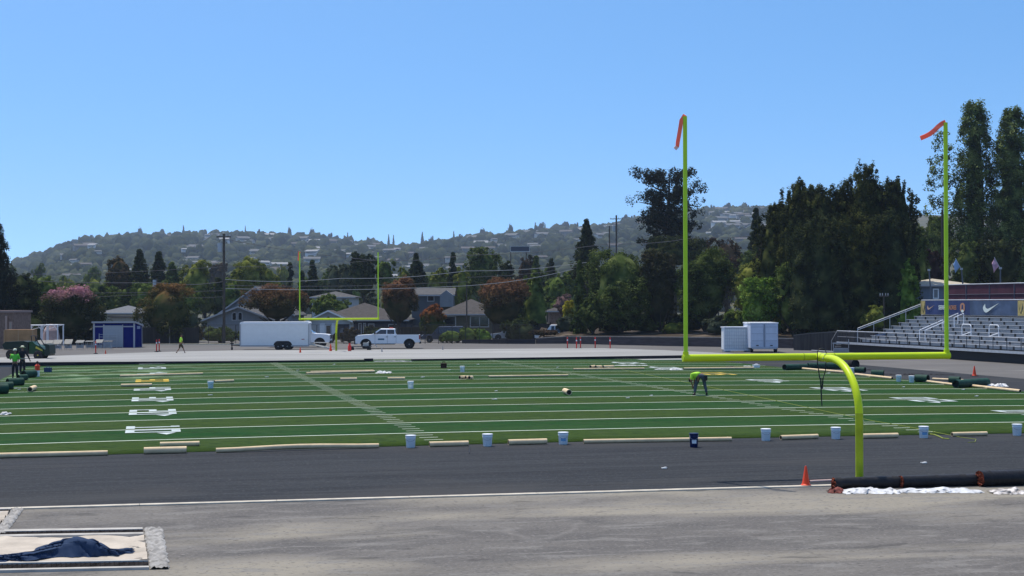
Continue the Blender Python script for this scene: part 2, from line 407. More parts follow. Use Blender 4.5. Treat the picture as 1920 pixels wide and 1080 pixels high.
field_obj(struct(npmesh("hash_marks", VV, QQ, m_line)))
# yard numbers: strokes in (along width w, along height h) of a 1.2 x 1.83 digit
def digit(ch):
    W, H, s = 1.22, 1.83, .30
    seg = {'a': (0, H-s, W, H), 'd': (0, 0, W, s), 'g': (0, (H-s)/2, W, (H+s)/2), 'b': (W-s, H/2, W, H), 'c': (W-s, 0, W, H/2), 'f': (0, H/2, s, H), 'e': (0, 0, s, H/2), 'i': (W/2-s/2, 0, W/2+s/2, H), 'j': (W*.2, H-s, W/2, H)}
    return [seg[c] for c in {'0': 'abcdef', '1': 'ijd', '2': 'abged', '3': 'abgcd', '4': 'fgbc', '5': 'afgcd'}[ch]]
def number(yard, tens, side):
    gold = tens == 5; mb = MB(); k = 0
    def put(w0, h0, w1, h1, off, k):
        # side -1: number of the left sideline, tops towards the centre (+v); reading direction towards -u
        for (a, b) in [(off+w0, off+w1)]:
            u0, u1 = (yard*YD-a, yard*YD-b) if side < 0 else (yard*YD+a, yard*YD+b)
            v0, v1 = (-17.6+h0, -17.6+h1) if side < 0 else (17.6-h0, 17.6-h1)
            vs = []
            for (uu, vv) in ((u0, v0), (u0, v1), (u1, v1), (u1, v0)):
                vs.append((vv, uu, crown(uu, vv)+TURF+.010+.0015*k))
            if side < 0: vs = vs[::-1]
            mb.add(vs, [(0, 1, 2, 3)])
    for s_ in digit(str(tens)): put(*s_, -1.55, k); k += 1
    for s_ in digit('0'): put(*s_, .33, k); k += 1
    if not gold:
        near = 1 if yard < 60 else -1     # arrow towards the nearer goal line
        w = 1.75*(near if side < 0 else -near)
        u0 = yard*YD-w if side < 0 else yard*YD+w
        sg = -.8 if near > 0 else .8
        vv = (-17.6+1.35) if side < 0 else (17.6-1.35)
        h = .32
        vs = [(vv-h, u0, 0), (vv+h, u0, 0), (vv, u0+sg, 0)]
        vs = [(a, b, crown(b, a)+TURF+.012) for a, b, _ in vs]
        mb.add(vs, [(0, 1, 2)])
    return mb, gold
for side in (-1, 1):
    for yd, tn in ((20, 1), (30, 2), (40, 3), (50, 4), (60, 5), (70, 4), (80, 3), (90, 2)):
        mb, gold = number(yd, tn, side)
        if yd == 90 and side > 0: continue
        field_obj(struct(mb.build("yard_number", m_gold if gold else m_num)))

# ------------------------------------------------------------------ long jump pits
m_sand = mat("pit_sand", (.47, .41, .33), .95, var=.16, scale=1.6, bump=.5, bscale=6)
m_conc = mat("pit_concrete", (.42, .40, .36), .95, spec=.0, var=.15, scale=3)
m_grate = mat("pit_grate", (.022, .020, .020), .95, spec=.0, var=.5, scale=1, stretch=(9, .2, .2))
def pit(P00, P10, P11, P01, name, label):
    """corners on the ground: near-left, near-right, far-right, far-left; far/near borders carry a grate between concrete strips"""
    t = thing(name, label, "sand pit", P00)
    L = lambda p: Vector(p)-Vector(P00)
    a, b, c, d = L(P00), L(P10), L(P11), L(P01)
    lerp = lambda s, q: (a*(1-s)+b*s)*(1-q)+(d*(1-s)+c*s)*q
    # sand with gentle relief
    nu, nv = 60, 24; V = []
    rng = random.Random(3)
    for i in range(nu+1):
        for j in range(nv+1):
            p = lerp(i/nu*.955, .145+.68*j/nv); z = .035+.02*math.sin(p.x*3+p.y*5)*math.sin(p.y*4-p.x)+rng.uniform(-.012, .012)
            if i > nu*.86: z += .04*math.sin(p.y*9+math.sin(p.x*14))*(i/nu-.86)/.14
            V.append((p.x, p.y, z))
    Q = [(i*(nv+1)+j, (i+1)*(nv+1)+j, (i+1)*(nv+1)+j+1, i*(nv+1)+j+1) for i in range(nu) for j in range(nv)]
    npmesh("sand", V, Q, m_sand, t)
    for nm, q0, q1, h, m in (("concrete_border", 0, .03, .05, m_conc), ("grate", .033, .135, .035, m_grate), ("concrete_border", .138, .16, .06, m_conc),
                             ("concrete_border", .80, .845, .06, m_conc), ("grate", .85, .945, .035, m_grate), ("concrete_border", .948, 1, .05, m_conc)):
        p = [lerp(0, q0), lerp(.955, q0), lerp(.955, q1), lerp(0, q1)]
        mb = MB(); n = 4
        mb.add([(x.x, x.y, 0) for x in p]+[(x.x, x.y, h) for x in p], [(0, 3, 2, 1), (4, 5, 6, 7)]+[(i, (i+1) % 4, 4+(i+1) % 4, 4+i) for i in range(4)])
        if nm == "grate":
            for k in range(90):
                s0 = k/90*.955; pa, pb = lerp(s0, q0+.004), lerp(s0, q1-.004)
                mb.cyl(pa+Vector((0, 0, h+.004)), pb+Vector((0, 0, h+.004)), .012, n=4)
        mb.build(nm, m, t)
    # torn white wrap over the end border
    nu, nv = 46, 10; V = []
    rng = random.Random(7)
    for i in range(nu+1):
        for j in range(nv+1):
            e = .012*math.sin(i*.9)+rng.uniform(-.02, .02) if j in (0, nv) else 0
            p = lerp(.958+(.042)*(j/nv)+e*.12, i/nu)
            V.append((p.x, p.y, .012 if j in (0, nv) else .05+rng.uniform(-.02, .02)+.012*math.sin(i*.5+j)))
    Q = [(i*(nv+1)+j, i*(nv+1)+j+1, (i+1)*(nv+1)+j+1, (i+1)*(nv+1)+j) for i in range(nu) for j in range(nv)]
    o = npmesh("end_wrap", V, Q, mat("torn_white_sheet", (.30, .29, .27), .9, spec=0, var=.35, scale=5), t)
    return t
pit(G(-560, 1086.5), G(318, 1068), G(305, 992.5), G(-560, 1007), "long_jump_pit", "long jump pit with pale sand and dark edge grates under the blue tarp")
pit(G(-560, 1012), G(10, 1003.5), G(44, 956), G(-460, 965), "long_jump_pit", "smaller sand pit corner with torn white edging, farther from the camera")
# crumpled blue tarp lying on the sand
def cloth_heap(name, base, m, seed, label, cat, nx=60, ny=24, amp=.12):
    """base(s, t) -> (world x, y, height) gives the outline; ridged noise makes the folds"""
    rng = np.random.RandomState(seed); W = [(rng.uniform(3, 13), rng.uniform(1.5, 7), rng.uniform(0, 6.28), rng.uniform(.3, 1)) for _ in range(9)]
    V = []
    for i in range(nx+1):
        for j in range(ny+1):
            s, t = i/nx, j/ny
            r = sum(a*abs(math.sin(fx*s+fy*t+ph+1.2*math.sin(fy*s+ph))) for fx, fy, ph, a in W)/sum(w[3] for w in W)
            x, y, h = base(s, t)
            ed = min(1, 6*min(s, 1-s, t, 1-t)*1.0+.12)
            V.append((x+.04*math.sin(40*r), y+.04*math.cos(33*r), .03+ed*(h*(.55+.75*r)+amp*(r-.35))))
    V = [(a, b, max(c, .03)) for a, b, c in V]
    Q = [(i*(ny+1)+j, (i+1)*(ny+1)+j, (i+1)*(ny+1)+j+1, i*(ny+1)+j+1) for i in range(nx) for j in range(ny)]
    c0 = np.mean(np.array(V), axis=0); c0[2] = 0
    o = npmesh(name, np.array(V)-c0, Q, m, smooth=True); o.location = c0
    return tag(o, label, cat)
m_tarp = mat("blue_tarp", (.022, .042, .088), .8, spec=.1, var=.06, scale=1.5)
def tarp_base(s, t):
    xs = [-90, 0, 60, 100, 145, 175, 205, 225, 250]
    top = [1044, 1047, 1038, 1024, 1016, 1020, 1040, 1036, 1026]
    bot = [1062, 1060, 1054, 1050, 1051, 1051, 1046, 1045, 1042]
    hh = [.05, .06, .08, .15, .26, .25, .08, .10, .20]
    x = -90+s*340
    yb = np.interp(x, xs, bot); yt = np.interp(x, xs, top); h = float(np.interp(x, xs, hh))
    depth = 4+ .35*(yb-yt)
    p = G(x, yb-depth*t*1.0)
    return p.x, p.y, h*math.sin(math.pi*min(1, .25+.75*t))**.7 if h > .2 else h*.8
cloth_heap("tarp", tarp_base, m_tarp, 4, "crumpled dark blue tarp lying on the sand of the long jump pit", "tarp", 90, 26, .10)

# ------------------------------------------------------------------ goal posts
def goalpost(u, label, flip=False):
    t = thing("goal_post", label, "goal post", F(u, 0), TH)
    s = -1 if not flip else 1     # side on which the gooseneck base stands
    r = .095; H = 3.05; SB = 2.45; R = 1.35
    pts = [(0, s*SB, 0), (0, s*SB, 1.0)]
    n = 14; top = H-.02
    lowpts = [(0, s*SB, 0), (0, s*SB, 1.72)]
    arc = [(0, s*SB, 1.70)]+[(0, s*(SB-R*1.25*(1-math.cos(a))), 1.70+(top-1.70)*math.sin(a)) for a in np.linspace(.08, math.pi/2, n)]+[(0, 0, top)]
    MB().tube(lowpts, r, 16).build("post", GYD, t, smooth=True)
    MB().tube(arc, [r]*len(arc), 16).build("gooseneck", GY, t, smooth=True)
    MB().tube([(-3.66, 0, H), (3.66, 0, H)], .092, 16).build("crossbar", GY, t, smooth=True)
    MB().cyl((0, -.02, H), (0, s*.55, H-.02), .11, n=16).build("socket", GY, t, smooth=True)
    for sx in (-1, 1):
        up = MB().tube([(sx*3.58, 0, H+.02), (sx*3.58, 0, H+6.1)], .055, 12).build("upright", GG, t, smooth=True)
        mb = MB(); mb.cyl((sx*3.58, 0, H+.0), (sx*3.58, 0, H+.16), .075, n=12)
        mb.build("collar", GY, t, smooth=True)
    MB().box((0, s*SB, .02), (.42, .42, .035)).build("base_plate", steel, t)
    for k in range(6):
        a = k*math.pi/3; MB().cyl((.105*math.cos(a), s*.50, H-.02+.105*math.sin(a)), (.105*math.cos(a), s*.56, H-.02+.105*math.sin(a)), .014, n=6).build("bolt", steel, t)
    MB().cyl((0, s*SB, 1.66), (0, s*SB, 1.76), r*1.02, n=18).build("weld_band", GYD, t, smooth=True)
    for x in (-.42, .42): MB().cyl((x-.012, 0, H), (x+.012, 0, H), .097, n=18).build("seam_ring", GYD, t, smooth=True)
    return t
goalpost(-.15, "near yellow-green goal post with a curved gooseneck standing by the black rolls")
goalpost(109.46, "far yellow-green goal post standing in front of the white trucks", True)
m_rib = leafmat("orange_ribbon", (.95, .20, .12), (1, .28, .18), trans=.4)
m_ribe = mat("ribbon_pale_tip", (.85, .6, .6), .6)
def ribbon(top, pts, w, label, tip=False):
    """a tape of real thickness hanging along pts (world offsets), twisting a little"""
    mb = MB(); prev = None; n = len(pts)
    for i, p in enumerate(pts):
        p = Vector(p); a = Vector(pts[max(0, i-1)]); b = Vector(pts[min(n-1, i+1)]); t = (b-a).normalized()
        ang = .5*math.sin(i*.9); side = Vector((math.cos(ang)*t.z, math.sin(ang)*.8, -math.cos(ang)*t.x)); side.normalize()
        nn = t.cross(side).normalized()*.01
        ring = [p+side*w/2+nn, p-side*w/2+nn, p-side*w/2-nn, p+side*w/2-nn]
        if prev:
            mb.cur = 1 if tip and i == n-1 else 0
            mb.add(prev+ring, [(k, (k+1) % 4, 4+(k+1) % 4, 4+k) for k in range(4)])
        prev = ring
    o = mb.build("wind_ribbon", [m_rib, m_ribe]); o.location = top
    return tag(o, label, "ribbon", "wind ribbons on the goal post tips")
L = F(-.15, -3.58, 9.17); Rr = F(-.15, 3.58, 9.17)
ribbon(L, [(0, 0, .02), (-.09, 0, -.12), (-.12, -.02, -.3), (-.155, -.03, -.5), (-.185, -.03, -.66), (-.2, -.03, -.78), (-.26, 0, -.84)], .10, "orange wind ribbon hanging straight down the left tip of the near goal post", True)
ribbon(Rr, [(0, 0, .0), (-.1, 0, -.05), (-.2, 0, -.13), (-.3, 0, -.23), (-.42, -.03, -.32), (-.54, -.03, -.38), (-.66, 0, -.43)], .12, "orange wind ribbon blown sideways off the right tip of the near goal post")
L2 = F(109.46, -3.58, 9.17)
ribbon(L2, [(0, 0, .0), (-.05, 0, -.2), (-.07, 0, -.45), (-.08, 0, -.8)], .2, "orange wind ribbon hanging from the far goal post")
# strap hung over the gooseneck
p0 = F(-.15-.25, -.02, 3.14)
mb = MB()
c = Vector((0, 0, 0)); dv_ = Vector((CT, ST, 0))
loop = [dv_*.12*math.cos(a)+Vector((0, 0, .02+.11*math.sin(a))) for a in np.linspace(math.pi, 0, 8)]
loop = [loop[0]+Vector((0, 0, -.25))]+loop
mb.tube(loop, .012, 6)
mb.tube([loop[0], (-.08, 0, -.45), (-.05, 0, -.65)], .014, 6); mb.tube([loop[-1], (.10, 0, -.4), (.03, 0, -.65)], .012, 6)
mb.tube([(-.03, 0, -.62), (-.02, 0, -.95), (.0, 0, -1.34)], [.022, .018, .014], 6)
mb.tube([(.03, 0, -.62), (.01, 0, -.9)], .018, 6)
o = mb.build("strap", blackm); o.location = p0
tag(o, "black strap looped over the gooseneck of the near goal post and hanging down", "strap")

# ------------------------------------------------------------------ small movable things
def tube_thing(x0, y0, x1, y1, d, label, group="cardboard roll cores on the field", bend=0.0, name="cardboard_tube", m=None, mi=None, onturf=True):
    P = T if onturf else G
    a, b = P(x0, y0), P(x1, y1); r = d/2
    c = (a+b)/2; a2, b2 = a-c, b-c; up = Vector((0, 0, r)); ax = (b2-a2).normalized()
    n = 20; mb = MB(); N = 9
    pts = [a2+(b2-a2)*i/(N-1)+up+Vector((0, 0, bend*math.sin(math.pi*i/(N-1))**2)) for i in range(N)]
    mb.tube(pts, r, n, cap=False)
    mb.cur = 1
    for e, sg in ((pts[0], 1), (pts[-1], -1)):      # hollow mouths
        x = ax.cross(Vector((0, 0, 1))).normalized(); y = x.cross(ax)
        ring = [e+x*math.cos(k*2*math.pi/n)*q*r+y*math.sin(k*2*math.pi/n)*q*r+ax*sg*off for q, off in ((1, 0), (.82, 0), (.8, .12)) for k in range(n)]
        mb.cur = 0; mb.add(ring[:2*n], [(k, (k+1) % n, n+(k+1) % n, n+k) for k in range(n)])
        mb.cur = 1; mb.add(ring[n:], [(k, (k+1) % n, n+(k+1) % n, n+k) for k in range(n)]+[tuple(range(n, 2*n))])
    o = mb.build(name, [m or card, mi or tubein], smooth=True); o.location = c
    return tag(o, label, "tube" if name == "cardboard_tube" else name.replace('_', ' '), group)
TUBES = [
 (-70, 860.5, 202, 854, .15, "very long cream tube at the left end of the near turf edge"),
 (270, 851.5, 350, 849.5, .20, "thick short cream tube on the turf edge below the 10 yard number"),
 (300, 838, 374, 836, .15, "slim short cream tube just behind the thick one near the 10 yard number"),
 (405, 849, 710, 840, .14, "long slightly bowed cream tube left of the hash marks on the near turf edge"),
 (805, 838, 878, 836, .16, "short cream tube just right of the white bucket beside the hash marks"),
 (953, 834.5, 1025, 832.5, .17, "short cream tube between the two white buckets in the middle of the near edge"),
 (1094, 831.5, 1371, 827, .13, "long cream tube behind the navy drum with a white rag at its end"),
 (1464, 825, 1533, 822.5, .15, "slightly tilted short cream tube between two lidded white buckets left of the goal post"),
 (1617, 822.5, 1683, 821, .16, "short cream tube just right of the goal post base column"),
 (1785, 818.5, 1850, 817, .14, "short cream tube near the right end of the turf edge by the yellow cord"),
 (227, 725.5, 285, 724.5, .16, "short cream tube just below the gold 50 on the left"),
 (225, 707, 380, 702.5, .13, "long cream tube lying above the gold 50 on the left"),
 (402, 717.5, 438, 716, .13, "short cream tube beside the white bucket at the left of midfield"),
 (574, 701.8, 702, 698.3, .13, "long cream tube running up to the white plastic heap"),
 (582, 698.6, 700, 696.2, .10, "thin cream tube lying close behind the long one by the white plastic heap"),
 (638, 713.5, 669, 713, .15, "left one of two short cream tubes between hash marks and midfield bucket"),
 (727, 712.5, 759, 712, .15, "short cream tube just above the blue-white bucket at midfield"),
 (862, 711, 872, 710.5, .20, "leftmost stub in the row of three short cream rolls at midfield"),
 (873, 711.2, 878, 711, .20, "middle stub in the row of three short cream rolls at midfield"),
 (880, 711.4, 885, 711, .20, "rightmost stub in the row of three short cream rolls at midfield"),
 (916, 708, 1065, 705.5, .12, "long thin cream tube in the middle of the field"),
 (1107, 690.5, 1115, 690, .20, "left stub in the upper row of short cream rolls near the far edge"),
 (1117, 690.8, 1127, 690.4, .20, "middle stub in the upper row of short cream rolls near the far edge"),
 (1131, 690.8, 1150, 690.2, .20, "right and longest stub in the upper row of short rolls near the far edge"),
 (1075, 694, 1208, 692.8, .12, "long thin cream tube below the row of short rolls near the far edge"),
 (1282, 693.5, 1413, 692, .15, "long cream tube right of the bright white plastic pile under the goal crossbar"),
 (1059, 738, 1067, 741, .26, "dark-ended stub of tube alone in the middle of the field"),
 (56, 735, 65, 731.5, .26, "cream stub of tube alone near the left turf corner"),
 (1493, 692.3, 1584, 700, .15, "cream tube in front of the green rolls behind the goal gooseneck"),
 (1604, 704.2, 1673, 711.5, .15, "cream tube slanting just right of the gooseneck curve"),
 (1721, 715, 1790, 723.5, .13, "cream tube slanting right of the pair of buckets at the right sideline"),
 (1749, 712.5, 1780, 714, .13, "short cream tube beside the small white plastic ball at the right sideline"),
 (1802, 714.8, 1845, 717.5, .12, "thin cream tube behind the long green roll at the right sideline"),
 (1818, 725.5, 1913, 736, .15, "lowest slanting cream tube at the right sideline"),
]
for i, tdef in enumerate(TUBES):
    tube_thing(*tdef[:5], tdef[5], bend=.05 if i == 3 else 0)
m_green = mat("rolled_turf_backing", (.012, .055, .035), .7, var=.3, scale=3)
m_greenl = mat("rolled_turf_edge", (.20, .33, .26), .8)
ROLLS = [
 (1471, 694, 1512, 693, .38, "left dark green turf roll behind the goal gooseneck"),
 (1515, 692.5, 1588, 691.5, .42, "longer dark green turf roll with a pale torn end behind the goal gooseneck"),
 (1604, 698.5, 1622, 699, .36, "small green turf roll just right of the bucket behind the gooseneck"),
 (1634, 706.5, 1657, 707.5, .42, "short green turf roll lying alone on the dark base right of the gooseneck"),
 (1717, 716, 1740, 717, .42, "green turf roll with black end beside the right bucket of the pair"),
 (1780, 719.5, 1800, 720, .40, "short green turf roll between two slanting tubes at the right sideline"),
 (1792, 727.5, 1850, 723.5, .42, "longest green turf roll in front of the plastic heap at the right sideline"),
 (-8, 739, 14, 738, .50, "nearest green turf roll cut by the left picture edge"),
 (-12, 731.5, 24, 730, .40, "second green turf roll from the left picture edge"),
 (14, 724, 43, 722.5, .42, "green turf roll in front of the two standing workers"),
 (34, 713.5, 50, 712.5, .34, "small green turf roll at the feet of the worker in the hat"),
 (44, 709, 65, 707.5, .46, "green turf roll beside the small bucket at the far left"),
]
for r in ROLLS:
    tube_thing(*r[:5], r[5], "rolled up green turf along the sidelines", name="turf_roll", m=m_green, mi=mat("roll_end_dark", (.01, .02, .015), .9))
# pale strips of backing resting on the left rolls
tube_thing(1588, 690.2, 1604, 691.5, .62, "thick black fabric roll end beside the goal gooseneck on the grey track edge", "black fabric rolls", name="fabric_roll", m=mat("black_fabric", (.02, .02, .022), .9, var=.3), mi=black)

m_bl = mat("bucket_label", (.16, .36, .60), .5); m_navy = mat("navy_plastic", (.006, .016, .075), .35)
m_buck = mat("white_bucket_plastic", (.74, .80, .84), .4)
def bucket(x, y, label, h=.37, lbl=True, m=None, lid=True):
    m = m or m_buck
    t = thing("bucket", label, "bucket", T(x, y), 0, "plastic buckets set out on the turf")
    MB().lathe([(.125, 0), (.13, .01), (.146, h*.72), (.152, h*.74), (.152, h*.78), (.148, h*.79), (.15, h*.93)], n=20).build("pail", m, t, smooth=True)
    MB().lathe([(.158, h*.92), (.162, h*.94), (.162, h*.985), (.15, h), (.02, h)], n=20).build("lid", whitep if m is not m_navy else m_navy, t, smooth=True)
    mb = MB(); pts = [(.155*math.cos(a), -.155*abs(math.sin(a))*.9-.01, h*.86-.13*math.sin(a)) for a in np.linspace(0, math.pi, 9)]
    mb.tube(pts, .004, 5); mb.build("handle", chrome, t)
    if lbl:
        mb = MB(); n = 9; A = np.linspace(-2.15, -1.0, n); V = []
        for zz, rr in ((h*.28, .1375), (h*.52, .1435)):
            V += [(rr*math.cos(a), rr*math.sin(a), zz) for a in A]
        mb.add(V, [(i, i+1, n+i+1, n+i) for i in range(n-1)]); mb.build("label_print", lbl if lbl is not True else m_bl, t)
    return t
for x, y, lb, lab in [
 (770, 839, False, "white bucket right beside the near hash marks"),
 (914, 836.5, False, "plain white bucket second from left along the near turf edge"),
 (1056, 833, True, "white bucket with a blue print, left of the longest middle tube"),
 (1436, 826, False, "white bucket left of the tilted short tube near the goal post"),
 (1567, 823, False, "white bucket just left of the goal post column"),
 (1732, 821, True, "white bucket with blue print standing by the yellow cord"),
 (1907, 816.5, False, "white bucket at the right picture edge"),
 (395, 728, False, "pale bucket touching a short tube at the left of midfield"),
 (770, 728.5, False, "pale bluish bucket alone at midfield"),
 (867, 697.5, False, "small pale bucket near the far turf edge"),
 (1685, 715.5, False, "left bucket of the pair at the right sideline"),
 (1709, 717, False, "right bucket of the pair at the right sideline"),
 (1597, 700, False, "pale bucket seen just behind the goal gooseneck curve"),
 (70, 706, False, "small pale bucket under the orange bottle at the far left")]:
    bucket(x, y, lab, lbl=lb)
t = bucket(1301, 838.5, "navy blue drum with a white label standing in front of the long tube", h=.42, lbl=whitep, m=m_navy)
t.scale = (.88, .88, 1.0)

m_plas = mat("white_plastic_sheet", (.58, .58, .57), .6, var=.3, scale=6)
def heap(x0, x1, y, h, depth, seed, label, m=None, name="plastic_sheet", cat="plastic sheet", ground=T, amp=1.0, nx=None):
    a, b = ground(x0, y), ground(x1, y); L_ = (b-a).length; d = (b-a).normalized(); nrm = Vector((-d.y, d.x, 0))
    rng = np.random.RandomState(seed); nx = nx or max(12, int(L_/.06)); nx = min(nx, 160); ny = 12
    prof = np.interp(np.linspace(0, 1, nx+1), np.linspace(0, 1, 9), np.r_[.2, rng.uniform(.35, 1, 7), .2])
    noise = rng.uniform(0, 1, (nx+1, ny+1)); noise = (noise+np.roll(noise, 1, 0)+np.roll(noise, 1, 1)+np.roll(noise, -1, 0)*.6)/3.6; noise = np.clip((noise-.5)*1.7+.5, 0, 1); noise2 = rng.uniform(-.5, .5, (nx+1, 2)); V = []
    for i in range(nx+1):
        for j in range(ny+1):
            s, t_ = i/nx, j/ny
            e = noise2[i, 0]*depth*.3 if j < 3 else 0
            p = a+(b-a)*s+nrm*(depth*(t_-.1)+e)+d*(noise[i, j]-.5)*.1
            z = .5*h*prof[i]*math.sin(math.pi*min(1, max(0, t_)))**.7*(.5+.7*noise[i, j])*amp
            V.append((p.x, p.y, a.z*(1-s)+b.z*s+.01+z))
    Q = [(i*(ny+1)+j, (i+1)*(ny+1)+j, (i+1)*(ny+1)+j+1, i*(ny+1)+j+1) for i in range(nx) for j in range(ny)]
    c0 = (a+b)/2; o = npmesh(name, np.array(V)-np.array(c0), Q, m or m_plas, smooth=True); o.location = c0
    return tag(o, label, cat)
heap(704, 732, 700, .42, .6, 1, "bunched white plastic sheet at the end of the long tube at midfield")
heap(1257, 1281, 694, .38, .5, 2, "bright white plastic sheet pile under the left end of the near crossbar")
heap(1228, 1256, 693, .12, .5, 21, "flat white plastic scrap left of the bright pile under the crossbar")
heap(1153, 1215, 685.5, .08, .5, 22, "long flat strip of pale plastic near the far turf edge")
heap(1736, 1749, 717, .35, .5, 3, "small round white plastic bundle beside the green roll at the right sideline")
heap(1827, 1868, 724, .30, .6, 4, "crumpled white plastic behind the long green roll at the right sideline")
heap(1866, 1890, 725, .36, .7, 5, "brightest white plastic pile at the right end of the sideline clutter")
heap(1362, 1371, 827, .3, .2, 6, "white rag on the end of the long tube by the near turf edge", name="rag", cat="rag")
heap(0, 16, 778, .28, .3, 8, "white and navy bag lying on the turf at the left picture edge", name="bag", cat="bag")
heap(1395, 1408, 687, .12, .3, 9, "small white scrap beside the black bundle under the near crossbar", name="plastic_scrap", cat="scrap")
heap(1363, 1384, 690, .3, .5, 10, "black fabric bundle under the near crossbar", m=mat("black_fabric", (.02, .02, .022), .9), name="fabric_bundle", cat="fabric")
heap(700, 772, 678, .14, .6, 11, "tangled black and white sheeting in the gap of the far dark curb", m=mat("grey_sheeting", (.25, .25, .26), .7, var=.8, scale=2), name="sheeting", cat="sheeting")
heap(1640, 1790, 703, .16, 1.2, 13, "wrinkled black fabric lying along the edge of the grey track", m=mat("black_fabric", (.02, .02, .022), .9), name="ground_fabric", cat="fabric")
heap(1585, 1645, 694, .10, .8, 14, "thin fold of black fabric trailing from the thick black roll", m=mat("black_fabric", (.02, .02, .022), .9), name="ground_fabric", cat="fabric")
for i, (x, y, w) in enumerate([(930, 733.5, 5), (927, 749, 9), (1177, 746.5, 6), (1221, 742, 5), (394, 741, 8), (1694, 726, 5), (1806, 731, 6), (1831, 743, 8), (500, 707, 8), (558, 694.5, 6), (842, 694, 6), (792, 707.5, 10), (1045, 689, 5), (36, 730.5, 6), (30, 728.5, 6), (1245, 878.5, 10), (1732, 868.5, 11), (1553, 700, 9), (626, 683.5, 5), (896, 683.5, 5)]):
    where = ["on the olive band at midfield", "on a yard line below midfield", "left of the bending worker", "close left of the bending worker", "below the pale bucket on the left", "at the right sideline", "right of the pair of buckets", "near the right picture edge", "left of the hash marks", "beside the far hash marks", "beside the far small bucket", "left of the row of stubs", "on the far right hash marks", "at the far left near the rolls", "nearest the far left rolls", "on the dark base left of the cone", "on the dark base above the black roll", "behind the strap", "near the far left turf edge", "near the far middle turf edge"][i]
    p = T(x, y); s = w/3064*p.y
    mb = MB(); mb.box((0, 0, .015), (s, .12, .02), TH+.1*i); mb.box((s*.3, .03, .03), (s*.4, .08, .02), .4)
    o = mb.build("plastic_scrap", m_plas); o.location = p; tag(o, "tiny white scrap "+where, "scrap", "white scraps on the field")
# dark toolbox and blue box
for x, y, w, h, m, lab, nm in [(832, 690, 11, .35, mat("brown_tool_bag", (.05, .02, .015), .8), "small dark brown tool bag near the far turf edge", "tool_bag"),
                           (90, 697.5, 12, .32, mat("blue_crate", (.03, .06, .14), .6), "dark blue crate lying at the far left corner of the turf", "crate"),
                           (1418, 689, 12, .2, whitep, "white flat box beside a dark hose under the crossbar", "box")]:
    p = T(x, y); s = w/3064*p.y; mb = MB(); mb.box((0, 0, h*.4), (s, .4, h*.8)); mb.box((0, 0, h*.82), (s*1.05, .44, h*.12)); mb.tube([(-s*.25, 0, h*.85), (-s*.2, 0, h*1.15), (s*.2, 0, h*1.15), (s*.25, 0, h*.85)], .02, 6)
    o = mb.build(nm, m); o.location = p; tag(o, lab, nm.replace('_', ' '))
# orange bottle standing on the small bucket
p = T(70, 706)+Vector((0, 0, .37)); mb = MB(); mb.lathe([(.14, 0), (.15, .05), (.15, .3), (.07, .38), (.05, .42)], n=14); mb.cur = 1; mb.lathe([(.08, .42), (.08, .52), (.02, .58)], n=12)
o = mb.build("water_jug", [orange, black], smooth=True); o.location = p; tag(o, "orange water jug with a black cap on the small bucket at the far left", "jug")

# cones
def cone(x, y, h, label, m=orange, g="traffic cones", P=G):
    t = thing("traffic_cone", label, "traffic cone", P(x, y), 0.3, g)
    b = h*.30
    MB().box((0, 0, h*.03), (b*1.9, b*1.9, h*.06)).build("base", black, t)
    mb = MB(); mb.lathe([(b*.78, h*.061), (b*.80, h*.10), (b*.62, h*.14), (b*.18, h*.94), (b*.13, h), (.02*h, h)], n=18); mb.build("body", m, t, smooth=True)
    return t
cone(1511, 912.5, .50, "orange traffic cone left of the black rolls by the near goal post")
cone(198, 664.5, .40, "small orange cone in front of the blue shed")
cone(563, 663, .55, "orange cone under the right end of the white trailer")
cone(620, 660, .75, "orange cone beside the far goal post base")
cone(1827, 705.5, .62, "orange cone on the grey track in front of the bleachers", P=G)
gm = mat("faded_cone", (.40, .36, .34), .7)
cone(716, 661.5, .48, "faded grey cone left below the parked pickup", gm); cone(830, 657.5, .48, "faded grey cone right of the parked pickup", gm)
m_delin = mat("delineator_red", (.70, .04, .03), .5)
def delineator(x, y, label):
    t = thing("delineator_post", label, "delineator post", G(x, y), 0, "orange-red delineator posts on the far lot")
    MB().lathe([(.19, 0), (.19, .05), (.07, .07), (.05, .1)], n=10).build("base", black, t)
    MB().lathe([(.055, .09), (.05, 1.0), (.045, 1.12), (.02, 1.15)], n=10).build("post", m_delin, t, smooth=True)
    MB().lathe([(.058, .78), (.058, .92)], n=10).build("reflective_band", whitep, t)
for x, y, lab in [(1064, 654, "leftmost of the five delineator posts before the timber wall"), (1081, 655, "second of the five delineator posts before the timber wall"), (1088.5, 653.5, "third and closest-paired of the five delineator posts before the timber wall"),
                  (1116, 654, "fourth of the five delineator posts before the timber wall"), (1144, 655, "rightmost of the five delineator posts before the timber wall"), (179.5, 663.5, "single thick delineator post in front of the blue shed"),
                  (293.5, 660, "left one of the pair of delineator posts right of the blue shed"), (298.5, 659, "right one of the pair of delineator posts right of the blue shed")]:
    delineator(x, y, lab)

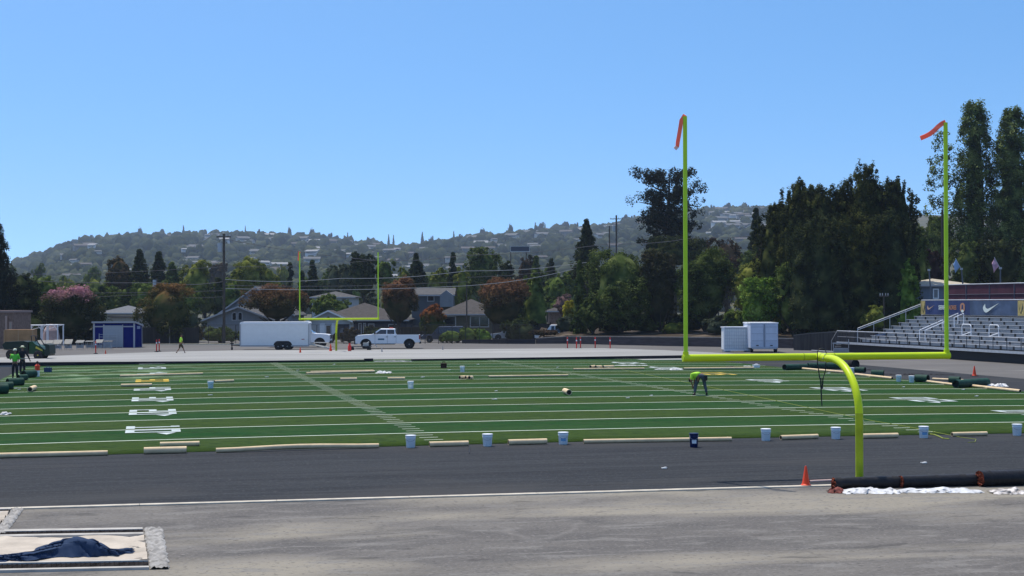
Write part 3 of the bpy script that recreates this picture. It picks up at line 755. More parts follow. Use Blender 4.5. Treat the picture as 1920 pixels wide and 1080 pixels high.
# near black rolls, plastic and debris
m_roll = mat("black_wrap", (.010, .010, .012), .5, spec=.25, var=.4, scale=3, bump=.4, bscale=8)
m_rust = mat("rusty_core", (.20, .045, .02), .8, var=.6, scale=8)
def bigroll(x0, y0, x1, y1, d, label, seed):
    a, b = G(x0, y0), G(x1, y1); c = (a+b)/2; r = d/2; rng = random.Random(seed)
    t = thing("fabric_roll", label, "fabric roll", c, 0, "large black wrapped rolls")
    ax = (b-a).normalized(); N = 40; pts = [a-c+(b-a)*i/N+Vector((0, 0, r)) for i in range(N+1)]
    MB().tube(pts, [r*(1+rng.uniform(-.012, .012)) for _ in pts], 22, cap=False).build("wrap", m_roll, t, smooth=True)
    mb = MB(); x = ax.cross(Vector((0, 0, 1))).normalized(); y = x.cross(ax)
    for e, sg in ((pts[0], -1), (pts[-1], 1)):
        n = 22; rings = []
        for k, q in enumerate((1.0, .86, .7, .55, .38, .2)):
            rings.append([e+(x*math.cos(j*2*math.pi/n)+y*math.sin(j*2*math.pi/n))*r*q*(1+rng.uniform(-.06, .05))+ax*sg*(rng.uniform(-.05, .06)) for j in range(n)])
        V = [q for rr in rings for q in rr]
        mb.add(V, [(i*n+j, i*n+(j+1) % n, (i+1)*n+(j+1) % n, (i+1)*n+j) for i in range(5) for j in range(n)]+[tuple(5*n+j for j in range(n))])
    mb.build("torn_end", m_rust, t)
    for k in range(2):      # loose wrap folds and tape bands
        mb = MB()
        s = rng.uniform(.05, .95); p = a-c+(b-a)*s+Vector((0, 0, r)); w = rng.uniform(.05, .18)
        mb.tube([p-ax*w/2, p+ax*w/2], r*1.035, 22, cap=False); mb.build("tape_band", black, t)
    return t
bigroll(1563, 917.5, 1688, 914, .28, "left black roll with a reddish torn end at the near goal post foot", 1)
bigroll(1690, 915, 1838, 910.5, .29, "middle black roll behind the strip of white plastic", 2)
bigroll(1838, 912.5, 2010, 907, .38, "thicker black roll with an orange torn end at the right picture edge", 3)
heap(1582, 1690, 926, .24, .75, 31, "crumpled white plastic in front of the left black roll", ground=G)
heap(1684, 1846, 924.5, .20, .55, 32, "long crumpled strip of white plastic in front of the middle black roll", ground=G)
heap(1862, 1935, 927, .30, .7, 33, "mixed pile of black, white and brown scraps under the thick roll", m=mat("mixed_scraps", (.03, .025, .02), .7, var=.6, scale=7, col2=(.8, .74, .68)), name="scrap_pile", cat="scrap pile", ground=G)
tube_thing(1518, 905.5, 1562, 903.5, .07, "thin pale pole lying between the cone and the left black roll", None, name="pole", m=mat("pole_pink", (.6, .42, .36), .7), onturf=False)
heap(1556, 1583, 925, .30, .5, 34, "reddish torn carpet flap in front of the left black roll", m=mat("red_flap", (.16, .05, .04), .9, var=.5, scale=4), name="carpet_flap", cat="carpet flap", ground=G)
# folding chair cut by the right picture edge: blue seat on metal legs, standing behind the thick roll
t = thing("folding_chair", "blue folding chair cut by the right picture edge behind the thick black roll", "chair", G(1945, 899), .3)
MB().box((0, .0, .45), (.45, .42, .03)).build("seat", mat("blue_seat", (.02, .08, .30), .5), t)
MB().box((0.05, .22, .68), (.45, .03, .34)).build("backrest", MATS["blue_seat"], t)
for sx in (-1, 1):
    MB().cyl((sx*.23-.1, -.22, 0), (sx*.23, .2, .5), .014, n=8).build("leg", steel, t)
    MB().cyl((sx*.23-.1, .22, 0), (sx*.23, -.2, .5), .014, n=8).build("leg", steel, t)
# yellow cord on the turf running from far to near
def cord(pts, r, m, label, name="cord"):
    c = pts[0]; mb = MB(); mb.tube([p-c+Vector((0, 0, r)) for p in pts], r, 6); o = mb.build(name, m); o.location = c
    return tag(o, label, name.replace('_', ' '))
m_cord = mat("yellow_cord", (.26, .30, .05), .7)
cp = [T(x, y) for x, y in [(1150, 690), (1290, 718), (1340, 728), (1408, 742), (1480, 757), (1560, 774), (1640, 790), (1700, 800), (1760, 812), (1800, 820), (1830, 824), (1828, 829), (1815, 830)]]
cord(cp, .009, m_cord, "yellow cord stretched across the right half of the field")
cord([T(1744, 815), T(1752, 816), T(1760, 819), T(1768, 823), T(1780, 824)], .02, m_cord, "short loose end of yellow cord beside the printed bucket")
# dark saw cut lines and cable on the base
cord([G(1404, 833), G(1420, 834.5), G(1488, 834)], .012, blackm, "thin black cable on the dark base below the two buckets", "cable")
cord([T(880, 838), T(880, 850)], .01, blackm, "short dark stake cable by the near turf edge", "cable")

# ------------------------------------------------------------------ bleachers on the right
VF = 44.0; UA, UB = 99.0, 40.0       # front edge and the two ends along the field
def bleachers():
    t = thing("bleachers", "aluminium bleachers with a railed front walkway on the right", "bleachers", FO, TH)
    zw = .82
    MB().b2(VF, VF+1.35, UB, UA, zw-.09, zw).build("walkway", alu, t)
    MB().b2(VF-.02, VF, UB, UA, zw-.10, zw+.1).build("toe_board", alu, t)
    MB().b2(VF+.25, VF+.28, UB, UA-.4, .02, zw-.1).build("shade_panel", black, t)  # dark panel added in place of the shadow under the walkway
    MB().b2(VF+.25, VF+7.6, UA-.5, UA-.45, .02, zw-.1).build("shade_panel", black, t)  # same added dark sheet for the shadow at the far end
    nr = 8; dv = .76; dz = .285
    mb = MB(); us = np.arange(UB, UA, .75)
    for r in range(nr):
        v = VF+1.5+r*dv; z = zw+.12+(r)*dz
        m = MB()
        m.b2(v+.18, v+.43, UB, UA-1.2, z+.22, z+.26)              # seat plank
        m.cur = 1
        m.b2(v+.25, v+.28, UB, UA-1.2, z-.04, z+.20)               # riser board
        m.b2(v+.50, v+.9, UB, UA-1.2, z+.14, z+.18)
        m.cur = 2
        for k in range(int((UA-1.5-UB)/1.9)):
            u = UA-1.5-k*1.9; m.b2(v+.19, v+.245, u-.09, u+.09, z-.06, z+.215)
        m.build("seat_row", [alu, alud, blackm], t)
    vb = VF+1.5+nr*dv+.2; zt = zw+.12+nr*dz+.1
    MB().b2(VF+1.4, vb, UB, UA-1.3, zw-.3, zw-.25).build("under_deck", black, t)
    # stepped back wall under the top row
    MB().b2(vb-.05, vb, UB, UA-1.3, .02, zt-.05).build("back_panel", blackm, t)
    # front railing
    for u in np.arange(UA-.1, UB, -2.0):
        MB().cyl((VF+.05, u, zw-.05), (VF+.05, u, zw+1.07), .032, n=6).build("rail_post", mat("dark_rail", (.06, .065, .075), .4, .3), t)
    for z in (1.07, ): MB().cyl((VF+.05, UA, zw+z), (VF+.05, UB, zw+z), .035, n=8).build("handrail", alu, t)
    MB().cyl((VF+.05, UA, zw+.55), (VF+.05, UB, zw+.55), .014, n=6).build("handrail", steel, t)
    # entry stair at the far end
    mb = MB()
    for k in range(4): mb.b2(VF+.1, VF+1.3, UA+.05+k*.3, UA+.33+k*.3, zw-.2*(k+1)-.03, zw-.2*(k+1)+.02)
    mb.build("entry_stair", alud, t)
    for v in (VF+.05, VF+1.3):
        MB().tube([(v, UA, zw+1.07), (v, UA+1.3, .95), (v, UA+1.3, 0)], .03, 8).build("stair_rail", steel, t)
    # end rail climbing with the rows, and back rail
    mb = MB()
    for h in (1.0, .85): mb.cyl((VF+1.5, UA-1.2, zw+.3+h), (vb, UA-1.2, zt+h), .035, n=8)
    for k in range(5):
        f = k/4; v = VF+1.5+(vb-VF-1.5)*f; z = zw+.3+(zt-zw-.3)*f; mb.cyl((v, UA-1.2, z-.5), (v, UA-1.2, z+1), .03, n=6)
    mb.build("end_rail", alu, t)
    mb = MB(); mb.cyl((vb, UA-1.2, zt+1.32), (vb, UB, zt+1.32), .045, n=8); mb.cyl((vb, UA-1.2, zt), (vb, UB, zt), .04, n=8); mb.build("back_rail", alu, t)
    mb = MB()
    for u in np.arange(UA-1.2, UB, -2.4): mb.cyl((vb+.03, u, .0), (vb+.03, u, zt+1.32), .035, n=6)
    mb.build("back_frame", steel, t)
    # aisle rails: slanting double rail plus two hoop rails
    for u, f0, f1 in ((86.9, .10, .44), (86.9, .52, .66)):
        mb = MB()
        for du in (0, 1.0):
            a = Vector((VF+1.5+(vb-VF-1.5)*f0, u-du, zw+.2+(zt-zw)*f0+.85)); b = Vector((VF+1.5+(vb-VF-1.5)*f1, u-du, zw+.2+(zt-zw)*f1+.85))
            mb.tube([a-Vector((0, 0, .85)), a, b, b-Vector((0, 0, .85))], .035, 8)
        mb.build("aisle_rail", whitep, t)
    for u in (81.2, 76.8):
        v = VF+1.5+.30*(vb-VF-1.5); z = zw+.2+.30*(zt-zw)
        MB().tube([(v, u-.75, z), (v, u-.75, z+.75), (v, u-.6, z+.9), (v, u+.6, z+.9), (v, u+.75, z+.75), (v, u+.75, z), (v, u-.75, z+.3)], .035, 8).build("aisle_rail", whitep, t)
    return vb, zt
vb, zt = bleachers()
def u_at(x, v):
    k = (x-960)/FPX; dv = v-V0; Z = dv/(k*CT+ST); return Z*CT-k*Z*ST-U0
# banner hanging on the back rail, facing the field. local x runs to the right when read (-u), z up
BU0 = u_at(1737, vb); BU1 = u_at(1912, vb)
ban = thing("banner", "long navy banner with white lettering along the top of the bleachers", "banner", F(BU0, vb-.12, zt+.03), TH-math.pi/2)
BL = BU0-BU1; BH = 1.22
m_ban = mat("navy_banner", (.028, .045, .125), .65, var=.25, scale=.8, stretch=(1, 1, .4))
m_ban2 = mat("grey_blue_banner", (.055, .085, .145), .65, var=.3, scale=.9)
m_bgold = mat("banner_gold", (.42, .33, .12), .7, var=.3, scale=4)
m_bor = mat("banner_orange", (.42, .19, .10), .6); m_bwh = mat("banner_white", (.62, .68, .62), .6)
bx = lambda x: (BU0-u_at(x, vb))
xs = [bx(1737), bx(1821), bx(1909)]
for (a, b, m, nm) in ((xs[0], xs[1], m_ban, "blue_panel"), (xs[1], BL, m_ban2, "faded_panel")):
    n = 24; V = []; 
    for i in range(n+1):
        x = a+(b-a)*i/n
        for z in (0, BH): V.append((x, .02*math.sin(x*2.1)*(1 if z else .4), z))
    V2 = [(x, y+.012, z) for x, y, z in V]
    o_ = len(V); Q = [(2*i, 2*i+2, 2*i+3, 2*i+1) for i in range(n)]+[(o_+2*i, o_+2*i+1, o_+2*i+3, o_+2*i+2) for i in range(n)]
    npmesh(nm, V+V2, Q, m, ban)
for x0, x1, nm in ((1729, 1737, "gold_panel"), (1911, 1990, "gold_panel")):
    a, b = bx(x0), bx(x1); o = MB().b2(a, b-.0, -.02, .0, .0, BH).build(nm, m_bgold, ban)
    mb = MB()
    for k in range(4 if b-a > 2 else 1):
        c = a+.45+k*1.4
        if c > b: break
        for s_ in (-1, 1): mb.prism([(c, .15), (c+.08, .15), (c+s_*.32+.08, .6), (c+s_*.30, 1.05), (c+s_*.22, .65)], -.03, -.024)
    mb.build("leaf_print", mat("banner_dark_print", (.05, .06, .05), .7), ban)
def tick(x0, x1, z0, z1, m, nm):
    """curved tick mark: thick round foot at the lower left, thin tail rising to the right"""
    P = [(0, .52), (.03, .30), (.10, .08), (.20, .0), (.33, .10), (.60, .48), (1.0, 1.0), (.62, .64), (.36, .42), (.25, .40), (.17, .52), (.15, .72), (.14, .92), (.05, .72)]
    mb = MB(); mb.prism([(x0+(x1-x0)*p[0], z0+(z1-z0)*p[1]) for p in P], -.045, -.03); mb.build(nm, m, ban)
tick(bx(1846), bx(1876), BH*.18, BH*.84, m_bwh, "tick_mark")
tick(bx(1741), bx(1755), BH*.34, BH*.70, mat("banner_tan", (.42, .28, .20), .6), "tick_mark")
def ban_text(body, x0, x1, m, zc, h, nm):
    a, b = bx(x0), bx(x1); o = text_mesh(nm, body, h/.70, m, ban, ((a+b)/2, -.035, zc)); 
    w = o.dimensions.x if o.dimensions.x else 1
    w = max(v.co.x for v in o.data.vertices)-min(v.co.x for v in o.data.vertices)
    o.scale = ((b-a)/w, 1, 1)
ban_text("SERRA", 1762.5, 1778.5, m_bwh, BH*.51, BH*.30, "lettering")
ban_text("PADRES", 1779.5, 1796, m_bor, BH*.51, BH*.30, "lettering")
a = bx(1803); b = bx(1812); mb = MB(); c = (a+b)/2; w = (b-a)/2
mb.prism([(c+w*math.cos(q), BH*.60+w*.1+BH*.22*math.sin(q) if math.sin(q) > 0 else BH*.42+BH*.22*math.sin(q)) for q in np.linspace(0, 2*math.pi, 20, endpoint=False)], -.04, -.03); mb.build("crest", mat("crest_tan", (.40, .20, .12), .6), ban)
mb = MB(); mb.prism([(c+w*.55*math.cos(q), BH*.27+BH*.10*math.sin(q)) for q in np.linspace(0, 2*math.pi, 16, endpoint=False)], -.05, -.041); mb.build("crest_ball", m_bwh, ban)
mb = MB(); mb.prism([(c-w*.4, BH*.42), (c+w*.4, BH*.42), (c+w*.25, BH*.72), (c-w*.25, BH*.72)], -.05, -.041); mb.build("crest_centre", m_ban, ban)
# small items beside the bleachers
def wheelie_bin(x, y, D, label):
    p = Wd(x, y, D); t = thing("rubbish_bin", label, "bin", p, .3)
    mb = MB(); mb.prism([(-.28, 0), (.28, 0), (.36, .95), (-.36, .95)], -.3, .3); mb.build("body", mat("blue_bin", (.02, .06, .16), .5), t)
    MB().box((0, 0, 1.0), (.8, .72, .09)).build("lid", MATS["blue_bin"], t)
wheelie_bin(1652, 649, 146, "blue rubbish bin behind the far end of the bleacher rail")
# trestle at the foot of the stair
t = thing("barrier", "grey metal trestle barrier left of the bleacher stair", "barrier", G(1577, 661.5), 0)
mb = MB(); mb.b2(-.75, .75, -.02, .02, .8, .9); mb.b2(-.7, -.65, -.02, .02, 0, .85); mb.b2(.65, .7, -.02, .02, 0, 1.2); mb.b2(-.7, .7, -.02, .02, .35, .42); mb.build("frame", steel, t)
MB().b2(-.64, .64, .0, .015, .0, .34).build("panel", alud, t)
t = tube_thing(1522, 658.5, 1565, 661, .12, "grey log lying left of the bleacher stair", None, name="log", m=alud, onturf=False)

# maroon screened fence, flags and small building behind the bleachers
def screen_fence():
    v = vb+3.0; u0, u1 = u_at(1770, v), 40
    t = thing("windscreen_fence", "maroon screened fence running behind the banner", "fence", FO, TH)
    z0, z1 = 0.0, 6.05
    m = mat("maroon_screen", (.085, .028, .042), .8, var=.2, scale=.8)
    n = 0; us = list(np.arange(u0, u1, -4.2))
    for i, u in enumerate(us):
        ue = us[i+1] if i+1 < len(us) else u1
        MB().b2(v+.02, v+.05, ue+.06, u-.06, 2.0, z1-.04).build("screen_panel", m, t)
        MB().cyl((v, u, 0), (v, u, z1), .06, n=8).build("fence_post", mat("post_grey", (.12, .11, .13), .5), t)
    MB().cyl((v, u0, z1), (v, u1, z1), .05, n=8).build("top_rail", alu, t)
    MB().cyl((v, u0, z1-.9), (v, u1, z1-.9), .03, n=6).build("mid_rail", mat("post_grey", (.12, .11, .13), .5), t)
screen_fence()
def flagpole(x, ytop, ybot, dx, D, label, flag, fm=None):
    p = Wd(x, ybot, D); base = Vector((p.x, p.y, 0)); zt_ = ZD(ytop, D); zb = 0
    lean = XD(x+dx, D)-XD(x, D); 
    t = thing("flag_pole", label, "flag pole", base, 0, "leaning poles behind the banner")
    MB().tube([(0, 0, 0), (0, 0, 4.6), (lean, 0, zt_)], [.10, .09, .06], 10).build("pole", mat("pole_slate", (.10, .11, .13), .5), t)
    MB().box((lean, 0, zt_+.05), (.22, .18, .18)).build("cap", steel, t)
    if flag:
        mb = MB(); mb.cyl((lean, 0, zt_), (lean-.55, 0, zt_+1.05), .025, n=6); mb.build("staff", alu, t)
        V = []; n = 8
        for i in range(n+1):
            s_ = i/n
            for j in range(5):
                q = j/4
                V.append((lean-.12-.42*q-.48*s_*(1-.55*q), .06*math.sin(3*s_+4*q), zt_+.25+.72*q-.62*s_*(1-.25*q)))
        Q = [(i*5+j, (i+1)*5+j, (i+1)*5+j+1, i*5+j+1) for i in range(n) for j in range(4)]
        o = npmesh("flag", V, Q, fm, t); so = o.modifiers.new("thick", 'SOLIDIFY'); so.thickness = .01
flagpole(1747, 509, 566, -5, 158, "leftmost leaning slate pole behind the banner, without a flag", False)
flagpole(1808, 507, 566, -5, 154, "middle leaning slate pole with a pale blue flag", True, mat("pale_blue_flag", (.25, .38, .58), .7))
flagpole(1876, 506, 566, 0, 148, "right slate pole with a pink and white flag", True, mat("pink_flag", (.58, .34, .42), .7, var=.4, scale=3))

# ------------------------------------------------------------------ houses and sheds
def trap(x0, x1, z0, z1): return x0, x1, z0, z1
def house(name, label, D, xl, xr, eave, ridge, depth, wallm, roofm, roof='side', trim=None, wins=(), peak=None, ov=.4, extra=None, zbase=0, cat="house", vent=False, garage=None, door=None):
    """front wall spans pixels xl..xr at distance D. roof: 'side' (ridge along x), 'front' (gable towards us), 'hip', 'flat'"""
    X0, X1 = XD(xl, D), XD(xr, D); W = X1-X0; He = ZD(eave, D)-zbase; Hr = ZD(ridge, D)-zbase
    t = thing(name, label, cat, (X0, D, zbase), 0); L = lambda x: XD(x, D)-X0; Z = lambda y: ZD(y, D)-zbase
    trim = trim or white; mb = MB(); pk = L(peak) if peak else W/2
    if roof == 'front':
        mb.prism([(0, -zbase if zbase else 0), (W, 0), (W, He), (pk, Hr), (0, He)], 0, depth)
    else: mb.b2(0, W, 0, depth, 0, He)
    if roof == 'side': mb.prism([(0, He), (depth, He), (depth/2, Hr-.05)], 0.01, W-.01, 'x')
    w = mb.build("wall", wallm, t)
    mb = MB(); th = .16
    if roof == 'front':
        for xa, xb in ((0, pk), (W, pk)):
            s_ = -1 if xb > xa else 1; k = (Hr-He)/abs(xb-xa)
            e = (xa+s_*ov, He-k*ov)
            mb.prism([e, (xb, Hr), (xb, Hr+th), (e[0], e[1]+th)] if s_ < 0 else [e, (e[0], e[1]+th), (xb, Hr+th), (xb, Hr)], -ov, depth+ov)
    elif roof == 'side':
        k = (Hr-He)/(depth/2)
        mb.prism([(-ov, He-k*ov), (depth/2, Hr), (depth+ov, He-k*ov), (depth+ov, He-k*ov+th), (depth/2, Hr+th), (-ov, He-k*ov+th)], -ov, W+ov, 'x')
    elif roof == 'hip':
        run = min(depth/2, W/2)+ov; y2 = depth/2
        a = [(-ov, -ov, He), (W+ov, -ov, He), (W+ov, depth+ov, He), (-ov, depth+ov, He)]
        r0, r1 = (run-ov, y2, Hr), (W+ov-run, y2, Hr)
        mb.add(a+[r0, r1]+[(x, y, z-.14) for x, y, z in a], [(0, 1, 5, 4), (1, 2, 5), (2, 3, 4, 5), (3, 0, 4), (6, 9, 8, 7), (0, 6, 7, 1), (1, 7, 8, 2), (2, 8, 9, 3), (3, 9, 6, 0)])
    else: mb.b2(-ov, W+ov, -ov, depth+ov, He, Hr)
    mb.build("roof", roofm, t)
    # eave board
    mb = MB()
    if roof in ('side', 'hip'): mb.b2(-ov, W+ov, -ov-.03, -ov-.004, (He-(Hr-He)/(depth/2)*ov if roof == 'side' else He-.12)-.06, (He-(Hr-He)/(depth/2)*ov if roof == 'side' else He-.12)+.12); mb.build("eave_board", trim, t)
    elif roof == 'front':
        for xa, xb in ((0, pk), (W, pk)):
            s_ = -1 if xb > xa else 1; k = (Hr-He)/abs(xb-xa)
            a = (xa+s_*ov, He-k*ov); mb.prism([(a[0], a[1]-.05), (xb, Hr-.05), (xb, Hr+.16), (a[0], a[1]+.16)][::(1 if s_ < 0 else -1)], -ov-.04, -ov-.005)
        mb.build("eave_board", trim, t)
    for wdef in wins:
        x0, x1, y0, y1 = wdef[:4]; kind = wdef[4] if len(wdef) > 4 else 'rect'
        a, b, z1, z0 = L(x0), L(x1), Z(y0), Z(y1); fw = .11
        if kind == 'arch':
            n = 10; hw = (b-a)/2; c = (a+b)/2; sp = z1-hw*.8
            ol = [(a, z0), (b, z0)]+[(c+hw*math.cos(q), sp+hw*.8*math.sin(q)) for q in np.linspace(0, math.pi, n)]
            hi = hw-fw; il = [(a+fw, z0+fw), (b-fw, z0+fw)]+[(c+hi*math.cos(q), sp+(hw*.8-fw)*math.sin(q)) for q in np.linspace(0, math.pi, n)]
            f = MB().prism(ol, -.05, -.003).build("window", trim, t); MB().prism(il, -.065, -.052).build("pane", darkglass, f)
        else:
            f = MB().b2(a, b, -.06, -.003, z0, z1).build("window", wdef[5] if len(wdef) > 5 else trim, t)
            nn = max(1, round((b-a)/1.1)); mb = MB(); ww = (b-a-fw)/nn
            for i in range(nn): mb.b2(a+fw+i*ww, a+(i+1)*ww, -.075, -.062, z0+fw, z1-fw)
            mb.build("pane", wdef[6] if len(wdef) > 6 else darkglass, f)
    if vent:
        MB().cyl((pk, -.03, Hr-.9), (pk, -.004, Hr-.9), .22, n=14).build("vent", blackm, t)
    return t, L, Z
m_gw = mat("grey_blue_siding", (.21, .22, .235), .8, var=.08, scale=2); m_rf = mat("brown_shingles", (.062, .055, .05), .95, var=.25, scale=2.5)
m_rfg = mat("grey_shingles", (.085, .083, .08), .95, var=.2, scale=2.5); m_wall_n = mat("navy_siding", (.018, .025, .045), .8)
m_tan = mat("olive_tan_wall", (.095, .085, .06), .85, var=.1); m_lgt = mat("pale_stucco", (.42, .43, .44), .85, var=.06); m_beige = mat("beige_stucco", (.35, .31, .25), .85, var=.08)
m_brick = mat("brown_brick", (.20, .135, .105), .9, var=.25, scale=4); m_shut = mat("dark_slate", (.08, .09, .10), .6)
trimg = mat("grey_trim", (.40, .40, .41), .6)
house("house", "grey-blue house with twin arched windows in its front gable, left of the white trailer", 205, 378, 516, 601, 575, 9, m_gw, m_rfg, 'front', trimg, [(434.5, 444, 583.5, 600, 'arch'), (445.5, 455, 583.5, 600, 'arch'), (395, 418, 612.5, 624)], peak=447)
house("house", "taller steep-gabled grey house wing rising behind the arched windows", 216, 410, 548, 588, 538, 12, m_gw, m_rfg, 'front', trimg, peak=479)
house("house", "low house with a large grey-brown hipped roof behind the far goal post", 222, 588, 762, 599, 567, 14, m_wall_n, m_rf, 'hip', trimg, [(672, 678, 605, 630, 'rect'), (681, 686, 605, 630), (690, 702, 606, 626), (728, 748, 607, 628)])
t, L, Z = house("house", "small pale front gable with a round vent beside the far goal post", 214, 578, 656, 601, 583, 5, m_lgt, m_rf, 'front', white, peak=615.5, vent=True, wins=[(599.5, 609, 606, 630, 'rect', whitep, whitep), (610, 621, 608, 630, 'rect'), (622, 628, 606, 630, 'rect', whitep, whitep)])
MB().b2(L(632), L(655), -.03, -.005, .02, Z(607)).build("garage_door", m_wall_n, t)
house("house", "olive low house with two white-framed windows and brown hipped roof right of the round bush", 212, 822, 940, 588.5, 560, 13, m_tan, m_rf, 'hip', trimg, [(831.5, 855, 592.5, 613), (881, 917, 592.5, 613.5)])
t, L, Z = house("house", "slate two-storey house with a small white window above the brown roofs", 236, 772, 848, 553, 541, 9, m_shut, m_rfg, 'side', trimg, [(801, 814.5, 552.5, 565)])
mb = MB(); mb.prism([(L(826), Z(575)), (L(850), Z(575)), (L(850), Z(553)), (L(838), Z(544)), (L(826), Z(553))], -2.2, -.01); mb.build("dormer", m_gw, t)
house("house", "distant pale house with a grey hipped roof between the two far uprights", 262, 585, 662, 556, 545, 10, m_lgt, m_rfg, 'hip', trimg, [(640, 650, 559, 566)])
house("house", "beige house with a pale grey hipped roof above the blue shed", 228, 188, 262, 585, 571, 10, m_beige, mat("pale_roof", (.13, .135, .14), .9, var=.1), 'hip', trimg)
house("house", "flat-roofed beige outbuilding directly behind the blue shed", 205, 205, 262, 593, 591, 6, m_beige, m_rfg, 'flat', trimg, ov=.2)
house("house", "dark-roofed house half hidden behind the yellow bush", 226, 1030, 1100, 583, 570, 9, m_brick, m_rf, 'hip', trimg)
house("house", "house with a pale blue wall glimpsed under the large oak", 224, 1135, 1200, 596, 580, 9, mat("pale_blue_wall", (.22, .30, .38), .85), m_rf, 'side', trimg, [(1166, 1180, 606, 618)])
house("house", "tan-roofed grey building behind the left end of the banner", 166, 1716, 1822, 535.5, 523, 9, mat("blue_grey_wall", (.14, .17, .22), .8), mat("sand_roof", (.42, .37, .28), .9, var=.2), 'hip', trimg, [(1749, 1760, 543, 562, 'rect', whitep, m_gw)])
t, L, Z = house("brick_building", "brown brick building cut by the left picture edge", 165, -70, 25, 584, 580, 6, m_brick, mat("brick_cap", (.25, .19, .17), .9), 'flat', trimg, ov=.15, cat="building", wins=[(17, 23, 601, 616, 'rect', mat("pink_tan", (.38, .27, .22), .8), m_beige)])
MB().b2(L(11), L(14.5), -.25, -.005, 0, Z(590)).build("pilaster", mat("pink_tan", (.38, .27, .22), .8), t)
# blue shed
def shed():
    D = 167.5; X0 = XD(175, D); L = lambda x: XD(x, D)-X0; Z = lambda y: ZD(y, D)
    t = thing("shed", "blue storage shed with white trim and a pale roller door", "shed", (X0, D, 0), 0)
    W = L(253); dp = 3.2; H = Z(604); mb_ = mat("royal_blue_siding", (.001, .009, .13), .8, spec=0, var=.12, scale=2, stretch=(8, 8, .3))
    MB().prism([(0, 0), (dp, 0), (dp, H-.35), (0, H)], 0, W, 'x').build("wall", mb_, t)
    MB().prism([(-.25, H+.02), (dp+.2, H-.37), (dp+.2, H-.22), (-.25, H+.17)], -.12, W+.12, 'x').build("roof", trimg, t)
    MB().b2(0, W, -.03, -.004, H-.42, H-.30).build("trim_board", trimg, t)
    for a, b in ((-.02, .16), (W-.16, W+.02)): MB().b2(a, b, -.05, -.031, 0, H-.02).build("corner_trim", trimg, t)
    d = MB(); d.b2(L(196), L(229.5), -.05, -.004, .05, Z(608.5))
    dd = d.build("roller_door", mat("roller_door_grey", (.36, .37, .39), .6), t)
    mb = MB()
    for k in range(7): mb.b2(L(196)+.05, L(229.5)-.05, -.062, -.052, .15+k*.3, .15+k*.3+.03)
    mb.build("rib", trimg, dd)
    MB().b2(L(196)-.14, L(196), -.06, -.004, 0, Z(607)).build("door_frame", trimg, t)
    MB().b2(L(229.5), L(229.5)+.08, -.06, -.004, 0, Z(607)).build("door_frame", trimg, t)
    s = MB().b2(W+.004, W+.03, .9, 2.3, Z(615.5), Z(610)).build("sign", mat("sign_grey_blue", (.25, .30, .42), .5), t)
    MB().b2(W+.004, W+.03, dp-.16, dp, 0, H-.4).build("corner_trim", trimg, t)
shed()

# ------------------------------------------------------------------ walls, bank, fence behind the far lot
m_timber = mat("timber_wall", (.075, .06, .06), .9, var=.3, scale=1.2, stretch=(.3, 1, 6)); m_cap = mat("timber_cap", (.26, .23, .20), .9, var=.2)
def low_wall(name, label, pts, hs, m, cap=None, th=.25, cat="wall"):
    P = [G(x, y) for x, y in pts]; c = P[0]; t = thing(name, label, cat, c)
    mb, mc = MB(), MB()
    for a, b, ha, hb in zip(P[:-1], P[1:], hs[:-1], hs[1:]):
        a, b = a-c, b-c; d = (b-a).normalized(); n = Vector((-d.y, d.x, 0))*th
        def pr(mm, za0, za1, zb0, zb1, off0, off1):
            q = [a+n*off0, b+n*off0, b+n*off1, a+n*off1]; z0 = [za0, zb0, zb0, za0]; z1 = [za1, zb1, zb1, za1]
            mm.add([(p.x, p.y, z) for p, z in zip(q, z0)]+[(p.x, p.y, z) for p, z in zip(q, z1)], [(0, 3, 2, 1), (4, 5, 6, 7)]+[(i, (i+1) % 4, 4+(i+1) % 4, 4+i) for i in range(4)])
        pr(mb, -.02, ha, -.02, hb, 0, 1)
        if cap: pr(mc, ha+.003, ha+.09, hb+.003, hb+.09, -.15, 1.15)
    mb.build("wall_face", m, t)
    if cap: mc.build("cap", cap, t)
    return t
low_wall("retaining_wall", "long dark timber retaining wall with a pale cap below the oaks", [(1005, 644.5), (1060, 644.3), (1150, 646.5), (1240, 648.5), (1330, 650), (1402, 651.5), (1486, 653)], [.55, .72, .82, .86, .88, .9, .9], m_timber, m_cap)
low_wall("retaining_wall", "low dark kerb wall in front of the hedges in the middle", [(866, 643.8), (935, 644.5), (1003, 644.8)], [.42, .48, .5], mat("dark_kerb", (.03, .028, .035), .9))
low_wall("retaining_wall", "taller weathered grey retaining wall under the cedars at the right", [(1488, 656.5), (1522, 657), (1560, 658), (1640, 660)], [1.35, 1.55, 1.7, 1.7], mat("weathered_boards", (.055, .05, .048), .9, var=.35, scale=1.2, stretch=(5, 5, .4)), mat("weathered_cap", (.13, .12, .11), .9))
low_wall("curb_wall", "long pale kerb along the back of the lot from the blue shed to the trailer", [(262, 647), (330, 646.5), (420, 646.2), (520, 646)], [.10, .10, .10, .10], mat("sand_kerb", (.55, .49, .36), .9, var=.15), th=.6, cat="kerb")
def board_fence(x0, x1, D, ytop, label):
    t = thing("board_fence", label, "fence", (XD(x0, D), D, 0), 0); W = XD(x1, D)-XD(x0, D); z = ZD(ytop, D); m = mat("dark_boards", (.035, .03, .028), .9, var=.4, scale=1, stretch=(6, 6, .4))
    n = max(2, int(W/2.4))
    for k in range(n): MB().b2(W*k/n+.06, W*(k+1)/n-.06, 0, .04, .02, z-.05*(k % 2)).build("fence_panel", m, t)
    for k in range(n+1): MB().b2(W*k/n-.055, W*k/n+.055, -.03, .08, 0, z+.1).build("fence_post", m_cap if k % 3 == 1 else m, t)
board_fence(264, 372, 181.5, 612, "dark board fence in deep shade right of the blue shed")
